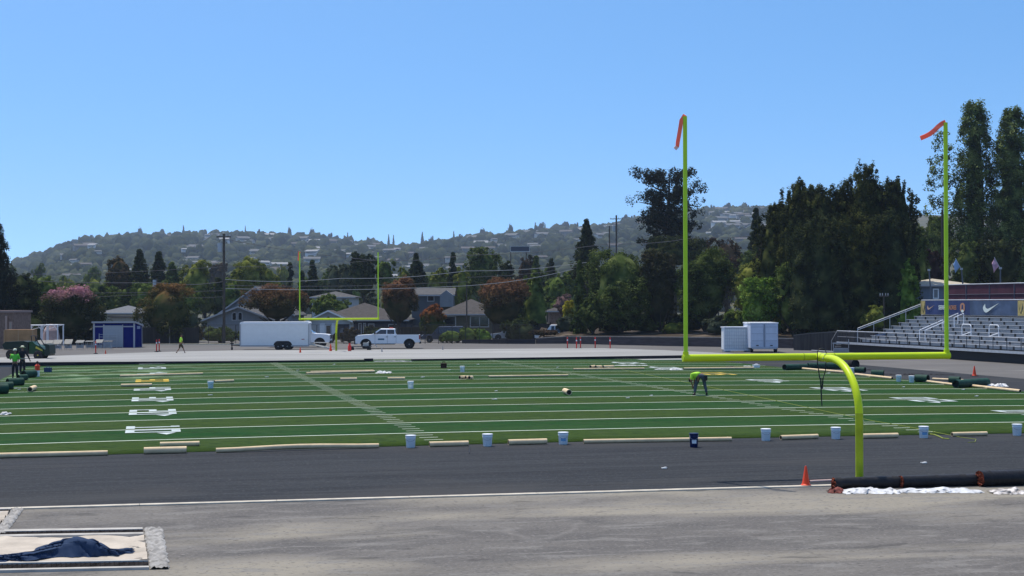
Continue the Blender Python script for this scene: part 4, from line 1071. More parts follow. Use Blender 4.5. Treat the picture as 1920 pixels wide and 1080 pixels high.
board_fence(700, 830, 206, 612, "dark board fence behind the white pickup")
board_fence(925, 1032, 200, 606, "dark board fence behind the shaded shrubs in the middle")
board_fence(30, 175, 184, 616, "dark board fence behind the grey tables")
# mulch bank behind the timber wall
m_mulch = layered("mulch_bank", (.05, .04, .03), [((.5, 1, 1), .25, 4, .6, .7, (.26, .21, .16), .8), ((1, 1, 1), 1.5, 4, .5, .65, (.07, .05, .035), .6)], bump=.6, bscale=4, rot=0)  # brown darkened to carry the shadow under the trees
nx, ny = 60, 12; V = []
for i in range(nx+1):
    x = 1010+620*i/nx; base = G(x, np.interp(x, [1010, 1486, 1640], [643.5, 651, 655]))
    for j in range(ny+1):
        s_ = j/ny; k = (.55+.35*s_ if x < 1060 else .86) ; z = k+.8*s_+.25*math.sin(i*.7+j*.9)*s_
        V.append((base.x*(1+.1*s_*0), base.y+.35+s_*24, z if i not in (0,) else .2))
Q = [(i*(ny+1)+j, (i+1)*(ny+1)+j, (i+1)*(ny+1)+j+1, i*(ny+1)+j+1) for i in range(nx) for j in range(ny)]
struct(npmesh("earth_bank", V, Q, m_mulch))
def bank_z(x, D):
    if x < 1015 or x > 1640: return 0
    b = G(x, np.interp(x, [1010, 1486, 1640], [643.5, 651, 655])).y; s_ = min(1, max(0, (D-b-.35)/24)); return .8+.8*s_
# wire fence along the back of the lot
t = thing("wire_fence", "dark wire fence with thin posts along the back of the lot", "fence", G(-40, 644.5))
c = G(-40, 644.5); pa = [G(x, 644.6)-c for x in np.linspace(-40, 1000, 42)]
for p in pa: MB().cyl(p, p+Vector((0, 0, 2.1)), .035, n=6).build("fence_post", blackm, t)
MB().tube([p+Vector((0, 0, 2.1)) for p in pa], .025, 6).build("top_rail", blackm, t)
mb = MB()
for k in range(1, 14): mb.cyl(pa[0]+Vector((0, 0, k*.15)), pa[-1]+Vector((0, 0, k*.15)), .006, n=4)
mb.build("wire", blackm, t)

# ------------------------------------------------------------------ vehicles
def arch(cx, r, z0, x_from_right=True):
    a0 = math.asin(max(-1, min(1, (z0-.42)/r))); A = np.linspace(a0, math.pi-a0, 11)
    return [(cx+r*math.cos(a), .42+r*math.sin(a)) for a in A]
def wheel(t, x, y, r, w, rim):
    prof = [(r*.62, -w/2), (r*.9, -w/2), (r, -w*.35), (r, w*.35), (r*.9, w/2), (r*.62, w/2)]
    mb = MB(); n = 22; V = []; 
    for rr, yy in prof: V += [(x+rr*math.cos(k*2*math.pi/n), y+yy, r+rr*math.sin(k*2*math.pi/n)) for k in range(n)]
    mb.add(V, [(i*n+k, (i+1)*n+k, (i+1)*n+(k+1) % n, i*n+(k+1) % n) for i in range(5) for k in range(n)]+[tuple(range(n)), tuple(5*n+k for k in range(n))[::-1]])
    o = mb.build("wheel", black, t, smooth=True)
    mb = MB(); s_ = 1 if y > 0 else -1
    V = [];
    for rr, yy in ((r*.60, w/2+.004), (r*.55, w/2-.03), (r*.2, w/2-.02), (r*.16, w/2+.02), (0.01, w/2+.02)): V += [(x+rr*math.cos(k*2*math.pi/n), y+s_*yy, r+rr*math.sin(k*2*math.pi/n)) for k in range(n)]
    mb.add(V, [(i*n+k, i*n+(k+1) % n, (i+1)*n+(k+1) % n, (i+1)*n+k) for i in range(4) for k in range(n)])
    mb.build("rim", rim, o)
def vehicle(name, label, cat, paint, bodypoly, wx, cabb, cabt, zb, zt_, hw, wins, r=.42, bed=None, rim=None, archr=.52, printed=False, loc=(0, 0, 0), rz=0, group=None, lights=(3.1, -3.2, 1.05), grille=True):
    t = thing(name, label, cat, loc, rz, group); rim = rim or mat("wheel_rim", (.22, .22, .23), .4, .5)
    MB().prism(bodypoly, -hw, hw).build("body", paint, t)
    ty = hw-.22; by = hw-.05
    b = [(cabb[0], -by, zb), (cabb[1], -by, zb), (cabb[1], by, zb), (cabb[0], by, zb)]; tp = [(cabt[0], -ty, zt_-.05), (cabt[1], -ty, zt_-.05), (cabt[1], ty, zt_-.05), (cabt[0], ty, zt_-.05)]
    tp2 = [(cabt[0]-.12, -ty+.1, zt_), (cabt[1]+.1, -ty+.1, zt_), (cabt[1]+.1, ty-.1, zt_), (cabt[0]-.12, ty-.1, zt_)]
    MB().add(b+tp+tp2, [(i, (i+1) % 4, 4+(i+1) % 4, 4+i) for i in range(4)]+[(4+i, 4+(i+1) % 4, 8+(i+1) % 4, 8+i) for i in range(4)]+[(8, 9, 10, 11)]).build("cab", paint, t)
    H = zt_-.05-zb
    for sy in (-1, 1):
        for (xa, xb, za, zc, xa2, xb2) in wins:      # bottom xa..xb at height za, top xa2..xb2 at zc (fractions)
            def pt(x, f, off): y = by+(ty-by)*f+off; return (x, sy*y, zb+H*f)
            q = [pt(xa, za, .006), pt(xb, za, .006), pt(xb2, zc, .006), pt(xa2, zc, .006)]; q2 = [pt(xa, za, -.01), pt(xb, za, -.01), pt(xb2, zc, -.01), pt(xa2, zc, -.01)]
            MB().add(q+q2, [(0, 1, 2, 3), (7, 6, 5, 4)]+[(i, 4+i, 4+(i+1) % 4, (i+1) % 4) for i in range(4)]).build("side_window", darkglass, t)
    for e, nm in ((0, "windshield"), (1, "rear_window")):
        xb_, xt_ = cabb[e], cabt[e]; s_ = 1 if e == 0 else -1
        def pw(f, y, off): return (xb_+(xt_-xb_)*f+s_*off, y, zb+H*f+off*.3)
        q = [pw(.08, -by*.86, .008), pw(.08, by*.86, .008), pw(.93, ty*.9, .008), pw(.93, -ty*.9, .008)]; q2 = [pw(.08, -by*.86, -.02), pw(.08, by*.86, -.02), pw(.93, ty*.9, -.02), pw(.93, -ty*.9, -.02)]
        MB().add(q+q2, [(0, 1, 2, 3), (7, 6, 5, 4)]+[(i, 4+i, 4+(i+1) % 4, (i+1) % 4) for i in range(4)]).build(nm, darkglass, t)
    for x in wx:
        for sy in (-1, 1): wheel(t, x, sy*(hw-.14), r, .27, rim)
    xf, xr_, zl = lights
    for sy in (-1, 1):
        MB().box((xf, sy*(hw-.2), zl), (.16, .36, .22)).build("headlight", mat("lamp_glass", (.5, .52, .55), .15), t)
        MB().box((xr_, sy*(hw-.09), zl+.05), (.10, .20, .42)).build("taillight", mat("tail_red", (.30, .01, .01), .3), t)
        MB().box((cabb[0]-.35, sy*(hw+.14), zb+.16), (.14, .24, .26)).build("mirror", blackm, t)
    MB().box((xf+.06, 0, .55), (.22, 2*hw-.04, .24)).build("bumper", blackm, t)
    MB().box((xr_-.06, 0, .58), (.20, 2*hw-.1, .18)).build("bumper", blackm, t)
    if grille: MB().box((xf+.03, 0, zl-.02), (.12, 2*hw-.8, .38)).build("grille", blackm, t)
    return t
def pickup(label, loc, rz):
    body = [(3.14, .52), (3.16, .80), (3.12, 1.16), (2.98, 1.30), (2.4, 1.36), (1.55, 1.40), (-.86, 1.40), (-.88, 1.36), (-3.2, 1.37), (-3.2, .62)]
    low = list(reversed(arch(2.12, .53, .50))); rear = list(reversed(arch(-2.16, .53, .55)))
    poly = body+[(-2.69, .60)]+rear[0:]+[(-1.6, .50), (1.58, .50)]+low+[(2.66, .5)]
    # make sure outline runs rear to front along the sill
    t = vehicle("pickup_truck", label, "pickup truck", white, poly, (2.12, -2.16), (1.58, -.84), (.78, -.76), 1.395, 1.97, .98,
                [(1.22, .10, .08, .90, .66, .10), (.02, -.70, .08, .90, .02, -.66)], loc=loc, rz=rz, group="white crew-cab pickups on the far lot", lights=(3.10, -3.16, 1.08))
    # the front window's front edge leans with the pillar
    MB().b2(-3.12, -.92, -.88, .88, 1.371, 1.385).build("bed_floor", blackm, t)
    for sy in (-1, 1):
        MB().box((.55, sy*1.0, .44), (2.6, .14, .05)).build("running_board", blackm, t)
        for x in (.05, -.75): MB().box((x+.0, sy*.992, 1.16), (.20, .03, .045)).build("door_handle", blackm, t)
        MB().box((.62, sy*.985, .93), (.62, .02, .16)).build("door_print", mat("door_print_teal", (.07, .16, .22), .5), t)
        mb = MB()
        for x in (1.22, .0, -.86): mb.box((x, sy*.981, .95), (.018, .012, .82))
        mb.build("door_gap", mat("panel_gap", (.12, .13, .14), .8), t)
        for wx_ in (2.12, -2.16):
            A = np.linspace(.1, math.pi-.1, 14); mb = MB(); mb.tube([(wx_+.54*math.cos(a), sy*.975, .42+.54*math.sin(a)) for a in A], .035, 6); mb.build("arch_trim", blackm, t)
            mb = MB(); mb.prism([(wx_+.50*math.cos(a), .44+.50*math.sin(a)) for a in np.linspace(0, 2*math.pi, 18, endpoint=False)], sy*.70, sy*.60); mb.build("wheel_well", black, t)
    return t
gy = lambda x, y: G(x, y)
p = G(727, 653.2); pk = pickup("white crew-cab pickup parked right of the far goal post with a dark door print", (p.x, p.y, 0), math.pi+.04)
MB().box((-.35, 0, 2.02), (.35, .9, .10)).build("roof_light_bar", mat("amber_light", (.5, .06, .03), .4), pk)
p = G(560, 651.3); X = XD(621.5, p.y+1.2)-3.2
pickup("white pickup half hidden behind the white box trailer", (X, p.y+1.2, 0), -.02)
def trailer():
    D = 157.0; X0, X1 = XD(450.5, D), XD(578.5, D); W = X1-X0; s = 1
    t = thing("box_trailer", "long white enclosed box trailer with tandem wheels parked on the far lot", "trailer", (X0, D, 0), 0.02)
    z0, z1 = .42, ZD(602.5, D)
    MB().b2(0, W, 0, 2.4, z0, z1-.22).build("body", mat("trailer_white", (.76, .76, .74), .45, var=.03), t)
    mb = MB(); mb.prism([(-.04, z1-.22), (W+.04, z1-.22), (W+.04, z1-.08), (W-.1, z1), (.1, z1), (-.04, z1-.08)], -.04, 2.44); mb.build("roof", white, t)
    MB().b2(-.03, W+.03, -.03, -.004, z0-.08, z0+.06).build("sill", trimg, t)
    for x in (.0, W): MB().b2(x-.06, x+.06, -.035, -.004, z0+.06, z1-.22).build("corner_post", trimg, t)
    r = .36; cx = [XD(521.5, D)-X0, XD(538.5, D)-X0]
    A = np.linspace(0, math.pi, 10); f = [(cx[1]+.46*math.cos(a), .42+.46*math.sin(a)) for a in A[:6]]+[(cx[0]+.46*math.cos(a), .42+.46*math.sin(a)) for a in A[4:]]
    MB().prism(f, -.02, -.006).build("wheel_opening", black, t)
    for x in cx: wheel(t, x, -.02, r, .22, mat("wheel_rim", (.22, .22, .23), .4, .5)); wheel(t, x, 2.3, r, .22, MATS["wheel_rim"])
    mb = MB(); mb.tube([(0, .4, .42), (-1.05, 1.2, .46)], .05, 6); mb.tube([(0, 2.0, .42), (-1.05, 1.2, .46)], .05, 6); mb.build("drawbar", blackm, t)
    mb = MB(); mb.cyl((-.98, 1.2, .0), (-.98, 1.2, .85), .05, n=8); mb.box((-.98, 1.2, .62), (.32, .16, .12)); mb.cyl((-.98, 1.2, 0), (-.98, 1.2, .25), .09, n=8); mb.build("jack", blackm, t)
    m = MB(); m.box((W-.55, -.012, z0+.62), (.28, .014, .06)); m.build("side_marker", mat("tail_red", (.30, .01, .01), .3), t)
    mb = MB(); 
    for y in (.35, 1.9): mb.tube([(W+.05, y, .55), (W+2.3, y-.3, .08)], .06, 6)
    mb.tube([(W+.1, .2, .72), (W+1.9, .2, .70)], .05, 6); mb.build("ramp", mat("ramp_pale", (.6, .57, .5), .7), t)
trailer()
def simple_car(label, loc, rz, paint, L=4.7, H=1.6, suv=False, g="cars parked in the street behind the lot", nm="parked_car"):
    h = L/2; zb = 1.0 if suv else .90
    body = [(h, .45), (h, .72), (h-.12, zb-.14), (h-1.1, zb), (-h+ (.02 if suv else .9), zb), (-h, zb-.1), (-h, .4)]
    wf, wr = h-.85, -h+.85
    poly = body+list(reversed(arch(wr, .40, .36)))+list(reversed(arch(wf, .40, .36)))
    ct = (h-1.85, -h+ (.25 if suv else 1.5)); cb = (h-1.15, -h+(.06 if suv else .75))
    return vehicle(nm, label, "car", paint, poly, (wf, wr), cb, ct, zb, H, .9, [(cb[0]-.75, .05, .1, .88, ct[0]-.1, .05), (-.05, cb[1]+.35, .1, .88, -.05, ct[1]+.12)], r=.33, loc=loc, rz=rz, group=g, lights=(h-.06, -h+.04, zb-.22))
def car_at(x, y, D, *a, **k):
    p = Wd(x, y, D); k.pop('z', 0); return simple_car(a[0], (p.x, D, 0.0), *a[1:], **k)
car_at(645, 640, 186, "dark car parked left of the white pickup behind the far goal post", math.pi, mat("black_paint", (.012, .012, .015), .2))
car_at(832, 640, 186, "dark grey suv parked behind the hedges right of the pickup", math.pi, mat("slate_paint", (.05, .055, .075), .2), L=4.9, H=1.85, suv=True)
car_at(1040, 636, 190, "white car glimpsed behind the bushes left of the oaks", math.pi, mat("car_white", (.7, .72, .72), .2), H=1.95, suv=True)
car_at(958, 636, 192, "silver car in the shade behind the low dark kerb wall", math.pi, mat("car_silver", (.3, .32, .34), .25), H=1.9, suv=True)
# flat dolly with red barrel lying by the far goal post
p = G(677, 658); t = thing("equipment_cart", "low flat equipment cart with wheels in front of the parked pickup", "cart", p, .05)
MB().box((0, 0, .42), (2.0, .8, .06)).build("deck", blackm, t)
for x in (-.85, .75):
    for y in (-.4, .4): MB().cyl((x, y-.05, .2), (x, y+.05, .2), .2, n=12).build("wheel", black, t)
MB().tube([(.9, 0, .42), (1.3, 0, .62), (1.5, 0, .35)], .04, 6).build("handle", steel, t)
mb = MB(); mb.box((.45, 0, .62), (.5, .4, .3)); mb.cyl((.2, 0, .45), (.75, 0, .85), .06); mb.build("engine", mat("pale_metal", (.4, .4, .38), .6), t)
p = G(655.5, 660); mb = MB(); mb.lathe([(.14, 0), (.16, .05), (.16, .55), (.1, .62), (.08, .8)], n=12); o = mb.build("fuel_can", m_delin, smooth=True); o.location = p; tag(o, "red can standing beside the low cart by the far goal post", "can")
# utility cart with green hood
def util_cart():
    D = 131.5; X0 = XD(5, D); L = lambda x: XD(x, D)-X0; Z = lambda y: ZD(y, D)
    t = thing("utility_vehicle", "dark green utility vehicle with a yellow-rimmed wheel behind the two workers", "utility vehicle", (X0, D, 0), 0)
    grn = mat("tractor_green", (.012, .055, .02), .35); yel = mat("tractor_yellow", (.52, .42, .05), .5)
    MB().prism([(L(8), .85), (L(52), .75), (L(52), 1.42), (L(44), 1.5), (L(10), 1.44), (L(4), 1.2)], 0, 1.5).build("cargo_bed", mat("dark_green_bed", (.012, .025, .018), .6), t)
    MB().prism([(L(54), .45), (L(82), .42), (L(83), .78), (L(78), 1.02), (L(66), 1.22), (L(60), 1.45), (L(54), 1.45)], .1, 1.4).build("hood", grn, t)
    MB().prism([(L(66), .92), (L(79), .66), (L(79), .78), (L(67), 1.08)], .08, .096).build("hood_stripe", yel, t)
    mb = MB(); mb.b2(L(40), L(60), .2, 1.3, .45, .8); mb.build("chassis", blackm, t)
    for x, y in ((L(72), -.06), (L(72), 1.55)):
        wheel(t, x, y, .36, .26, yel)
    for x, y in ((L(22), -.08), (L(22), 1.58)): wheel(t, x, y, .42, .32, yel)
    mb = MB(); mb.tube([(L(60), .2, 1.0), (L(57), .2, 1.9), (L(57), 1.3, 1.9), (L(60), 1.3, 1.0)], .035, 8); mb.build("roll_bar", blackm, t)
    mb = MB(); mb.tube([(L(60), .7, 1.3), (L(64), .7, 1.75)], .03, 6); mb.tube([(L(64)+.18*math.cos(a)*.3, .7+.18*math.sin(a), 1.75+.18*math.cos(a)) for a in np.linspace(0, 2*math.pi, 12)], .02, 6); mb.build("steering_wheel", blackm, t)
    mb = MB(); mb.prism([(L(83.5), .3), (L(92), .32), (L(94), .5), (L(93), 1.18), (L(84), 1.28), (L(86), .9)], -.1, 1.6); mb.build("front_attachment", mat("dark_green_bed", (.012, .025, .018), .6), t)
    mb = MB(); mb.tube([(L(66), .1, 1.7), (L(76), .1, 1.0), (L(85), .1, .7)], .04, 6); mb.tube([(L(66), 1.4, 1.7), (L(76), 1.4, 1.0), (L(85), 1.4, .7)], .04, 6); mb.build("lift_arm", blackm, t)
util_cart()
# plywood sheet crate and white canopy frames, tables
def board():
    D = 160; a, b = XD(8, D), XD(61, D); z0, z1 = ZD(641, D), ZD(616, D)
    t = thing("plywood_crate", "brown plywood crate standing behind the utility vehicle", "crate", (a, D, 0))
    MB().b2(0, b-a, 0, 1.5, .02, z1).build("panel", wood, t)
    for x in (0, (b-a)/2, b-a): MB().b2(x-.05, x+.05, -.05, -.003, .02, z1).build("batten", mat("batten_wood", (.40, .25, .13), .8), t)
board()
def frame(x0, x1, D, label, h):
    a, b = XD(x0, D), XD(x1, D); W = b-a; z = ZD(h, D)
    t = thing("canopy_frame", label, "canopy frame", (a, D, 0), 0, "white folding canopy frames")
    mb = MB()
    for x in (0, W):
        for y in (0, 2.2): MB().cyl((x, y, 0), (x, y, z), .07, n=8).build("leg", white, t)
    for y in (0, 2.2): MB().tube([(-.1, y, z), (W+.1, y, z)], .055, 8).build("top_bar", white, t)
    for k in range(4): mb.tube([(W*k/4, 0, z-.0), (W*(k+1)/4, 2.2, z+.02)], .035, 6)
    mb.tube([(0, 0, z), (W*.25, 0, z-.7), (W*.5, 0, z)], .035, 6); mb.tube([(0, 0, z-.7), (W*.25, 0, z)], .035, 6); mb.tube([(W, 0, z-.6), (W*.75, 0, z)], .035, 6); mb.tube([(0, 2.2, z-.5), (W, 2.2, z+.0)], .03, 6)
    mb.build("scissor_bar", white, t)
frame(47, 79, 172, "left white canopy frame behind the plywood crate", 608)
frame(77, 108, 174, "right white canopy frame next to the grey tables", 607.5)
p_ = XD(96, 178); mb = MB(); mb.lathe([(.9, 0), (1.0, .6), (.8, 1.6), (.45, 2.2), (.1, 2.3)], n=9); o = mb.build("covered_pile", mat("pinkish_cover", (.42, .30, .27), .9, var=.3, scale=1)); o.location = (p_, 178, 0); tag(o, "pinkish covered pile behind the right canopy frame", "pile")
def bench(x, D, w, label, tilt=.0, hi=.75, m=None):
    t = thing("folding_table", label, "table", (XD(x, D), D, 0), 0, "grey tables and benches left of the blue shed")
    MB().box((0, 0, hi), (w, .8, .05), M=Matrix.Rotation(tilt, 3, 'X')).build("tabletop", m or mat("tabletop_grey", (.17, .17, .155), .6, var=.15, scale=3), t)
    for sx in (-1, 1):
        for sy in (-1, 1): MB().cyl((sx*(w/2-.12), sy*.3, 0), (sx*(w/2-.12), sy*.3, hi-.05-sy*tilt*.0), .025, n=6).build("leg", steel, t)
    MB().box((0, .05, hi*.35), (w*.75, .3, .28)).build("bench_seat", mat("seat_pale", (.36, .37, .38), .7, var=.2), t)
for i, (x, w, tl, D) in enumerate([(77, 1.7, .55, 158), (92, 1.6, .5, 159), (108, 1.8, .55, 160), (128, 1.7, .6, 161), (150, 1.7, .3, 162), (168, 1.8, .1, 163), (186, 1.6, .4, 163), (203, 1.9, .05, 163)]):
    bench(x, D, w*.46, ["grey table closest to the green utility vehicle", "second grey table from the utility vehicle", "third tilted grey table, below the right canopy leg", "fourth tilted grey table, mid row", "fifth table with dark items under it", "sixth flat table left of the delineator", "pale table just behind the thick delineator", "last table, in front of the roller door"][i], tl)
t = thing("metal_gate", "low dark metal gate frame in front of the roller door", "gate", G(208, 652)); 
mb = MB()
for z in (.1, .45, .8, 1.1, 1.35): mb.cyl((-1.2, 0, z), (.6, 0, z), .025, n=6)
mb.build("rail", steel, t)
for x in (-1.2, -.3, .6): MB().cyl((x, 0, 0), (x, 0, 1.45), .035, n=6).build("post", steel, t)

# white cage and box truck rear beside the timber wall
def white_boxes():
    D = 147.5; X0 = XD(1357, D); X1 = XD(1408.5, D); W = X1-X0; z0, z1 = .22, ZD(615, D); wm = mat("cage_white", (.70, .73, .74), .55, var=.05)
    t = thing("storage_cage", "white gridded storage crate left of the white box trailer rear", "storage crate", (X0, D, 0), 0.02)
    MB().b2(.05, W-.05, .04, 1.9, z0, z1-.05).build("body", wm, t)
    mb = MB()
    for k in range(12): x = .1+(W-.2)*k/11; mb.b2(x-.015, x+.015, -.01, .036, z0, z1)
    for k in range(7): z = z0+.1+(z1-z0-.2)*k/6; mb.b2(.02, W-.02, -.014, -.012+.02, z-.018, z+.018)
    mb.build("grid", mat("cage_grid", (.52, .56, .60), .5), t)
    mb = MB(); mb.b2(-.03, W+.02, -.04, 1.95, z1-.02, z1+.06); mb.b2(-.03, .06, -.04, -.016, z0-.1, z1-.02); mb.b2(W-.06, W+.02, -.04, -.016, z0-.1, z1-.02); mb.b2(-.03, W+.02, -.045, -.016, z0-.1, z0+.03); mb.build("frame", white, t)
    MB().b2(.1, .6, .1, 1.8, 0, z0-.1).build("foot", steel, t); MB().b2(W-.4, W-.1, .1, 1.8, 0, z0-.1).build("foot", steel, t)
    D2 = 145.5; X0 = XD(1407, D2); W = XD(1458.5, D2)-X0; z1 = ZD(608, D2); z0 = .42
    t = thing("box_trailer", "white box trailer seen from behind with double doors beside the gridded crate", "trailer", (X0, D2, 0), 0.0)
    bm = mat("trailer_blue_white", (.50, .56, .66), .5, var=.06)
    MB().b2(0, W, 0, 4.6, z0, z1).build("body", bm, t)
    MB().b2(-.04, W+.04, -.05, 4.65, z1+.003, z1+.10).build("roof", white, t)
    for s0, s1 in ((.06, W/2-.09), (W/2+.09, W-.06)):
        d = MB().b2(s0, s1, -.05, -.003, z0+.45, z1-.1).build("door", bm, t)
        mb = MB()
        for z in (.62, 1.25, 1.85): mb.b2(s0+.03, s1-.03, -.062, -.052, z0+z, z0+z+.03)
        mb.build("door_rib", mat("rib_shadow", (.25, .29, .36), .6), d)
        MB().box(((s0+s1)/2, -.03, z0+.24), (s1-s0, .05, .32)).build("lower_panel", bm, t)
        MB().box(((s0+s1)/2, -.065, z0+.22), (.22, .012, .09)).build("taillight", blackm, t)
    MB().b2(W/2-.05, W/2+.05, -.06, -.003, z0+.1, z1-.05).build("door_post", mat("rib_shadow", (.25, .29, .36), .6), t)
    MB().box((W/2, -.02, z0-.05), (W*.9, .08, .10)).build("bumper", steel, t)
    for x in (.15, W-.16):
        wheel(t, 0, 0, .36, .24, steel) if False else None
        MB().cyl((x-.12, .5, .36), (x+.12, .5, .36), .36, n=18).build("wheel", black, t)
white_boxes()

# ------------------------------------------------------------------ people
m_skin = mat("skin", (.26, .13, .08), .6); m_hair = mat("dark_hair", (.015, .01, .008), .8)
m_lime = mat("lime_shirt", (.52, .88, .06), .7, var=.06, scale=8); m_greenv = mat("green_vest", (.13, .55, .05), .7, var=.06); m_jean = mat("grey_trousers", (.07, .085, .10), .8, var=.2, scale=10)
m_dark = mat("dark_clothes", (.012, .014, .02), .8, var=.2, scale=8); m_brown = mat("brown_shorts", (.06, .045, .02), .8); m_boot = mat("dark_boots", (.015, .013, .012), .7)
def skin_obj(name, joints, edges, m, parent, root=0, sub=1):
    names = list(joints); idx = {k: i for i, k in enumerate(names)}
    me = bpy.data.meshes.new(name); me.from_pydata([joints[k][0] for k in names], [(idx[a], idx[b]) for a, b in edges], [])
    o = bpy.data.objects.new(name, me); COL.objects.link(o); o.parent = parent
    md = o.modifiers.new("skin", 'SKIN'); md.use_smooth_shade = True
    if not me.skin_vertices: me.skin_vertices.new()
    for i, k in enumerate(names):
        r = joints[k][1]; r = r if hasattr(r, '__len__') else (r, r)
        me.skin_vertices[0].data[i].radius = r; me.skin_vertices[0].data[i].use_root = (i == root)
    ss = o.modifiers.new("sub", 'SUBSURF'); ss.levels = sub; ss.render_levels = sub
    me.materials.append(m); return o
def person(label, loc, rz, J, top, legs, shorts=False, hat=None, belt=None, fat=1.0):
    """J: joint positions (local, x right, y forward, z up)"""
    t = thing("person", label, "person", loc, rz); V = {k: Vector(v) for k, v in J.items()}
    jt = {'pelvis': (V['pelvis'], (.14, .12)), 'waist': (V['pelvis'].lerp(V['chest'], .4), (.135, .12)), 'chest': (V['chest'], (.16, .135)), 'neck': (V['neck'], .055), 'headb': (V['neck'].lerp(V['head'], .45), .07), 'head': (V['head'], (.078, .09)), 'crownh': (V['head']+(V['head']-V['neck']).normalized()*.09, .062)}
    e = [('pelvis', 'waist'), ('waist', 'chest'), ('chest', 'neck'), ('neck', 'headb'), ('headb', 'head'), ('head', 'crownh')]
    for s in 'lr':
        jt['sh'+s] = (V['sh'+s], .062); jt['el'+s] = (V['el'+s], .042); jt['wr'+s] = (V['wr'+s], .028); jt['pa'+s] = (V['pa'+s], (.038, .02))
        e += [('chest', 'sh'+s), ('sh'+s, 'el'+s), ('el'+s, 'wr'+s), ('wr'+s, 'pa'+s)]
        jt['hip'+s] = (V['hip'+s], .088); jt['kn'+s] = (V['kn'+s], .058); jt['an'+s] = (V['an'+s], .038); jt['to'+s] = (V['to'+s], .034)
        e += [('pelvis', 'hip'+s), ('hip'+s, 'kn'+s), ('kn'+s, 'an'+s), ('an'+s, 'to'+s)]
        d = (V['pa'+s]-V['wr'+s]).normalized(); side = d.cross(Vector((0, 1, 0)) if abs(d.y) < .8 else Vector((1, 0, 0))).normalized()
        for f in range(4):
            off = side*(f-1.5)*.02; ln = (.065, .078, .074, .058)[f]; b = V['pa'+s]+off+d*.015
            curl = Vector((0, -.5, 0)) if abs(d.y) < .8 else Vector((0, 0, -.5))
            jt['f%s%da' % (s, f)] = (b, .010); jt['f%s%db' % (s, f)] = (b+d*ln*.55, .009); jt['f%s%dc' % (s, f)] = (b+d*ln*.85+curl*ln*.5, .008)
            e += [('pa'+s, 'f%s%da' % (s, f)), ('f%s%da' % (s, f), 'f%s%db' % (s, f)), ('f%s%db' % (s, f), 'f%s%dc' % (s, f))]
        sg = 1; b = V['pa'+s]-side*.035-d*.02
        jt['th%sa' % s] = (b, .011); jt['th%sb' % s] = (b-side*.02+d*.035, .010); e += [('pa'+s, 'th%sa' % s), ('th%sa' % s, 'th%sb' % s)]
    skin_obj("body", jt, e, m_skin, t)
    # shirt
    g = .022; js = {'pelvis': (V['pelvis'].lerp(V['chest'], .12), (.168*fat, .15*fat)), 'waist': (V['pelvis'].lerp(V['chest'], .45), (.165*fat, .148*fat)), 'chest': (V['chest'], (.19*fat, .16*fat)), 'neck': (V['chest'].lerp(V['neck'], .7), .075)}
    es = [('pelvis', 'waist'), ('waist', 'chest'), ('chest', 'neck')]
    for s in 'lr':
        js['sh'+s] = (V['sh'+s], .092*fat); js['el'+s] = (V['sh'+s].lerp(V['el'+s], .85 if not hat else 1.0), .062); es += [('chest', 'sh'+s), ('sh'+s, 'el'+s)]
        if hat == 'straw' : js['wr'+s] = (V['wr'+s], .042); es.append(('el'+s, 'wr'+s))
    skin_obj("shirt", js, es, top, t)
    jl = {'pelvis': (V['pelvis'], (.155, .14)), 'up': (V['pelvis'].lerp(V['chest'], .15), (.14, .11))}; el = [('pelvis', 'up')]
    for s in 'lr':
        jl['hip'+s] = (V['hip'+s], .118); jl['kn'+s] = (V['kn'+s], .085); el += [('pelvis', 'hip'+s), ('hip'+s, 'kn'+s)]
        if not shorts: jl['an'+s] = (V['an'+s]+Vector((0, 0, .03)), .066); el.append(('kn'+s, 'an'+s))
    skin_obj("shorts" if shorts else "trousers", jl, el, legs, t)
    for s in 'lr':
        a, b = V['an'+s], V['to'+s]; d = (b-a); d.z = 0; d.normalize()
        skin_obj("boot", {'a': (a+Vector((0, 0, .05)), .052), 'h': (Vector((a.x, a.y, .052))-d*.03, .05), 'm': (Vector((a.x, a.y, .042))+d*.10, .045), 't': (Vector((a.x, a.y, .036))+d*.19, .036)}, [('a', 'h'), ('h', 'm'), ('m', 't')], m_boot, t)
    h = V['head']; up = (V['head']-V['neck']).normalized(); q = up.to_track_quat('Z', 'Y').to_matrix()
    if hat:
        mb = MB(); prof = [(.20, .03), (.21, .035), (.11, .05), (.105, .11), (.06, .14), (.005, .145)] if hat == 'straw' else [(.115, .02), (.112, .07), (.09, .12), (.05, .145), (.005, .15)]
        mb.lathe(prof, n=14); mb.v = [tuple(q @ Vector(v)+h+up*.02) for v in mb.v]; mb.build("hat", mat("pale_hat", (.72, .72, .52), .7), t, smooth=True)
    else:
        mb = MB(); mb.lathe([(.088, .0), (.10, .05), (.085, .1), (.05, .13), (.005, .14)], n=14); mb.v = [tuple(q @ (Vector(v)+Vector((0, -.012, 0)))+h) for v in mb.v]; mb.build("hair", m_hair, t, smooth=True)
    # face: nose, eyes and mouth on the forward side of the head
    fw = Vector(J.get('face', (0, 1, 0))).normalized(); sd = up.cross(fw).normalized()
    MB().tube([h+fw*.085+up*.02, h+fw*.115-up*.012], [.008, .014], 6).build("nose", m_skin, t)
    for s in (-1, 1):
        MB().tube([h+fw*.082+sd*s*.032+up*.025, h+fw*.096+sd*s*.032+up*.025], .010, 8).build("eye", blackm, t)
        MB().tube([h+sd*s*.080+up*.02, h+sd*s*.098-up*.02], [.02, .014], 6).build("ear", m_skin, t)
    MB().tube([h+fw*.088-up*.045+sd*.022, h+fw*.092-up*.045-sd*.022], .006, 6).build("mouth", mat("lips", (.22, .06, .05), .6), t)
    if belt:
        p, dd, m = belt; MB().box(p, dd).build("tool_pouch", m, t)
    return t
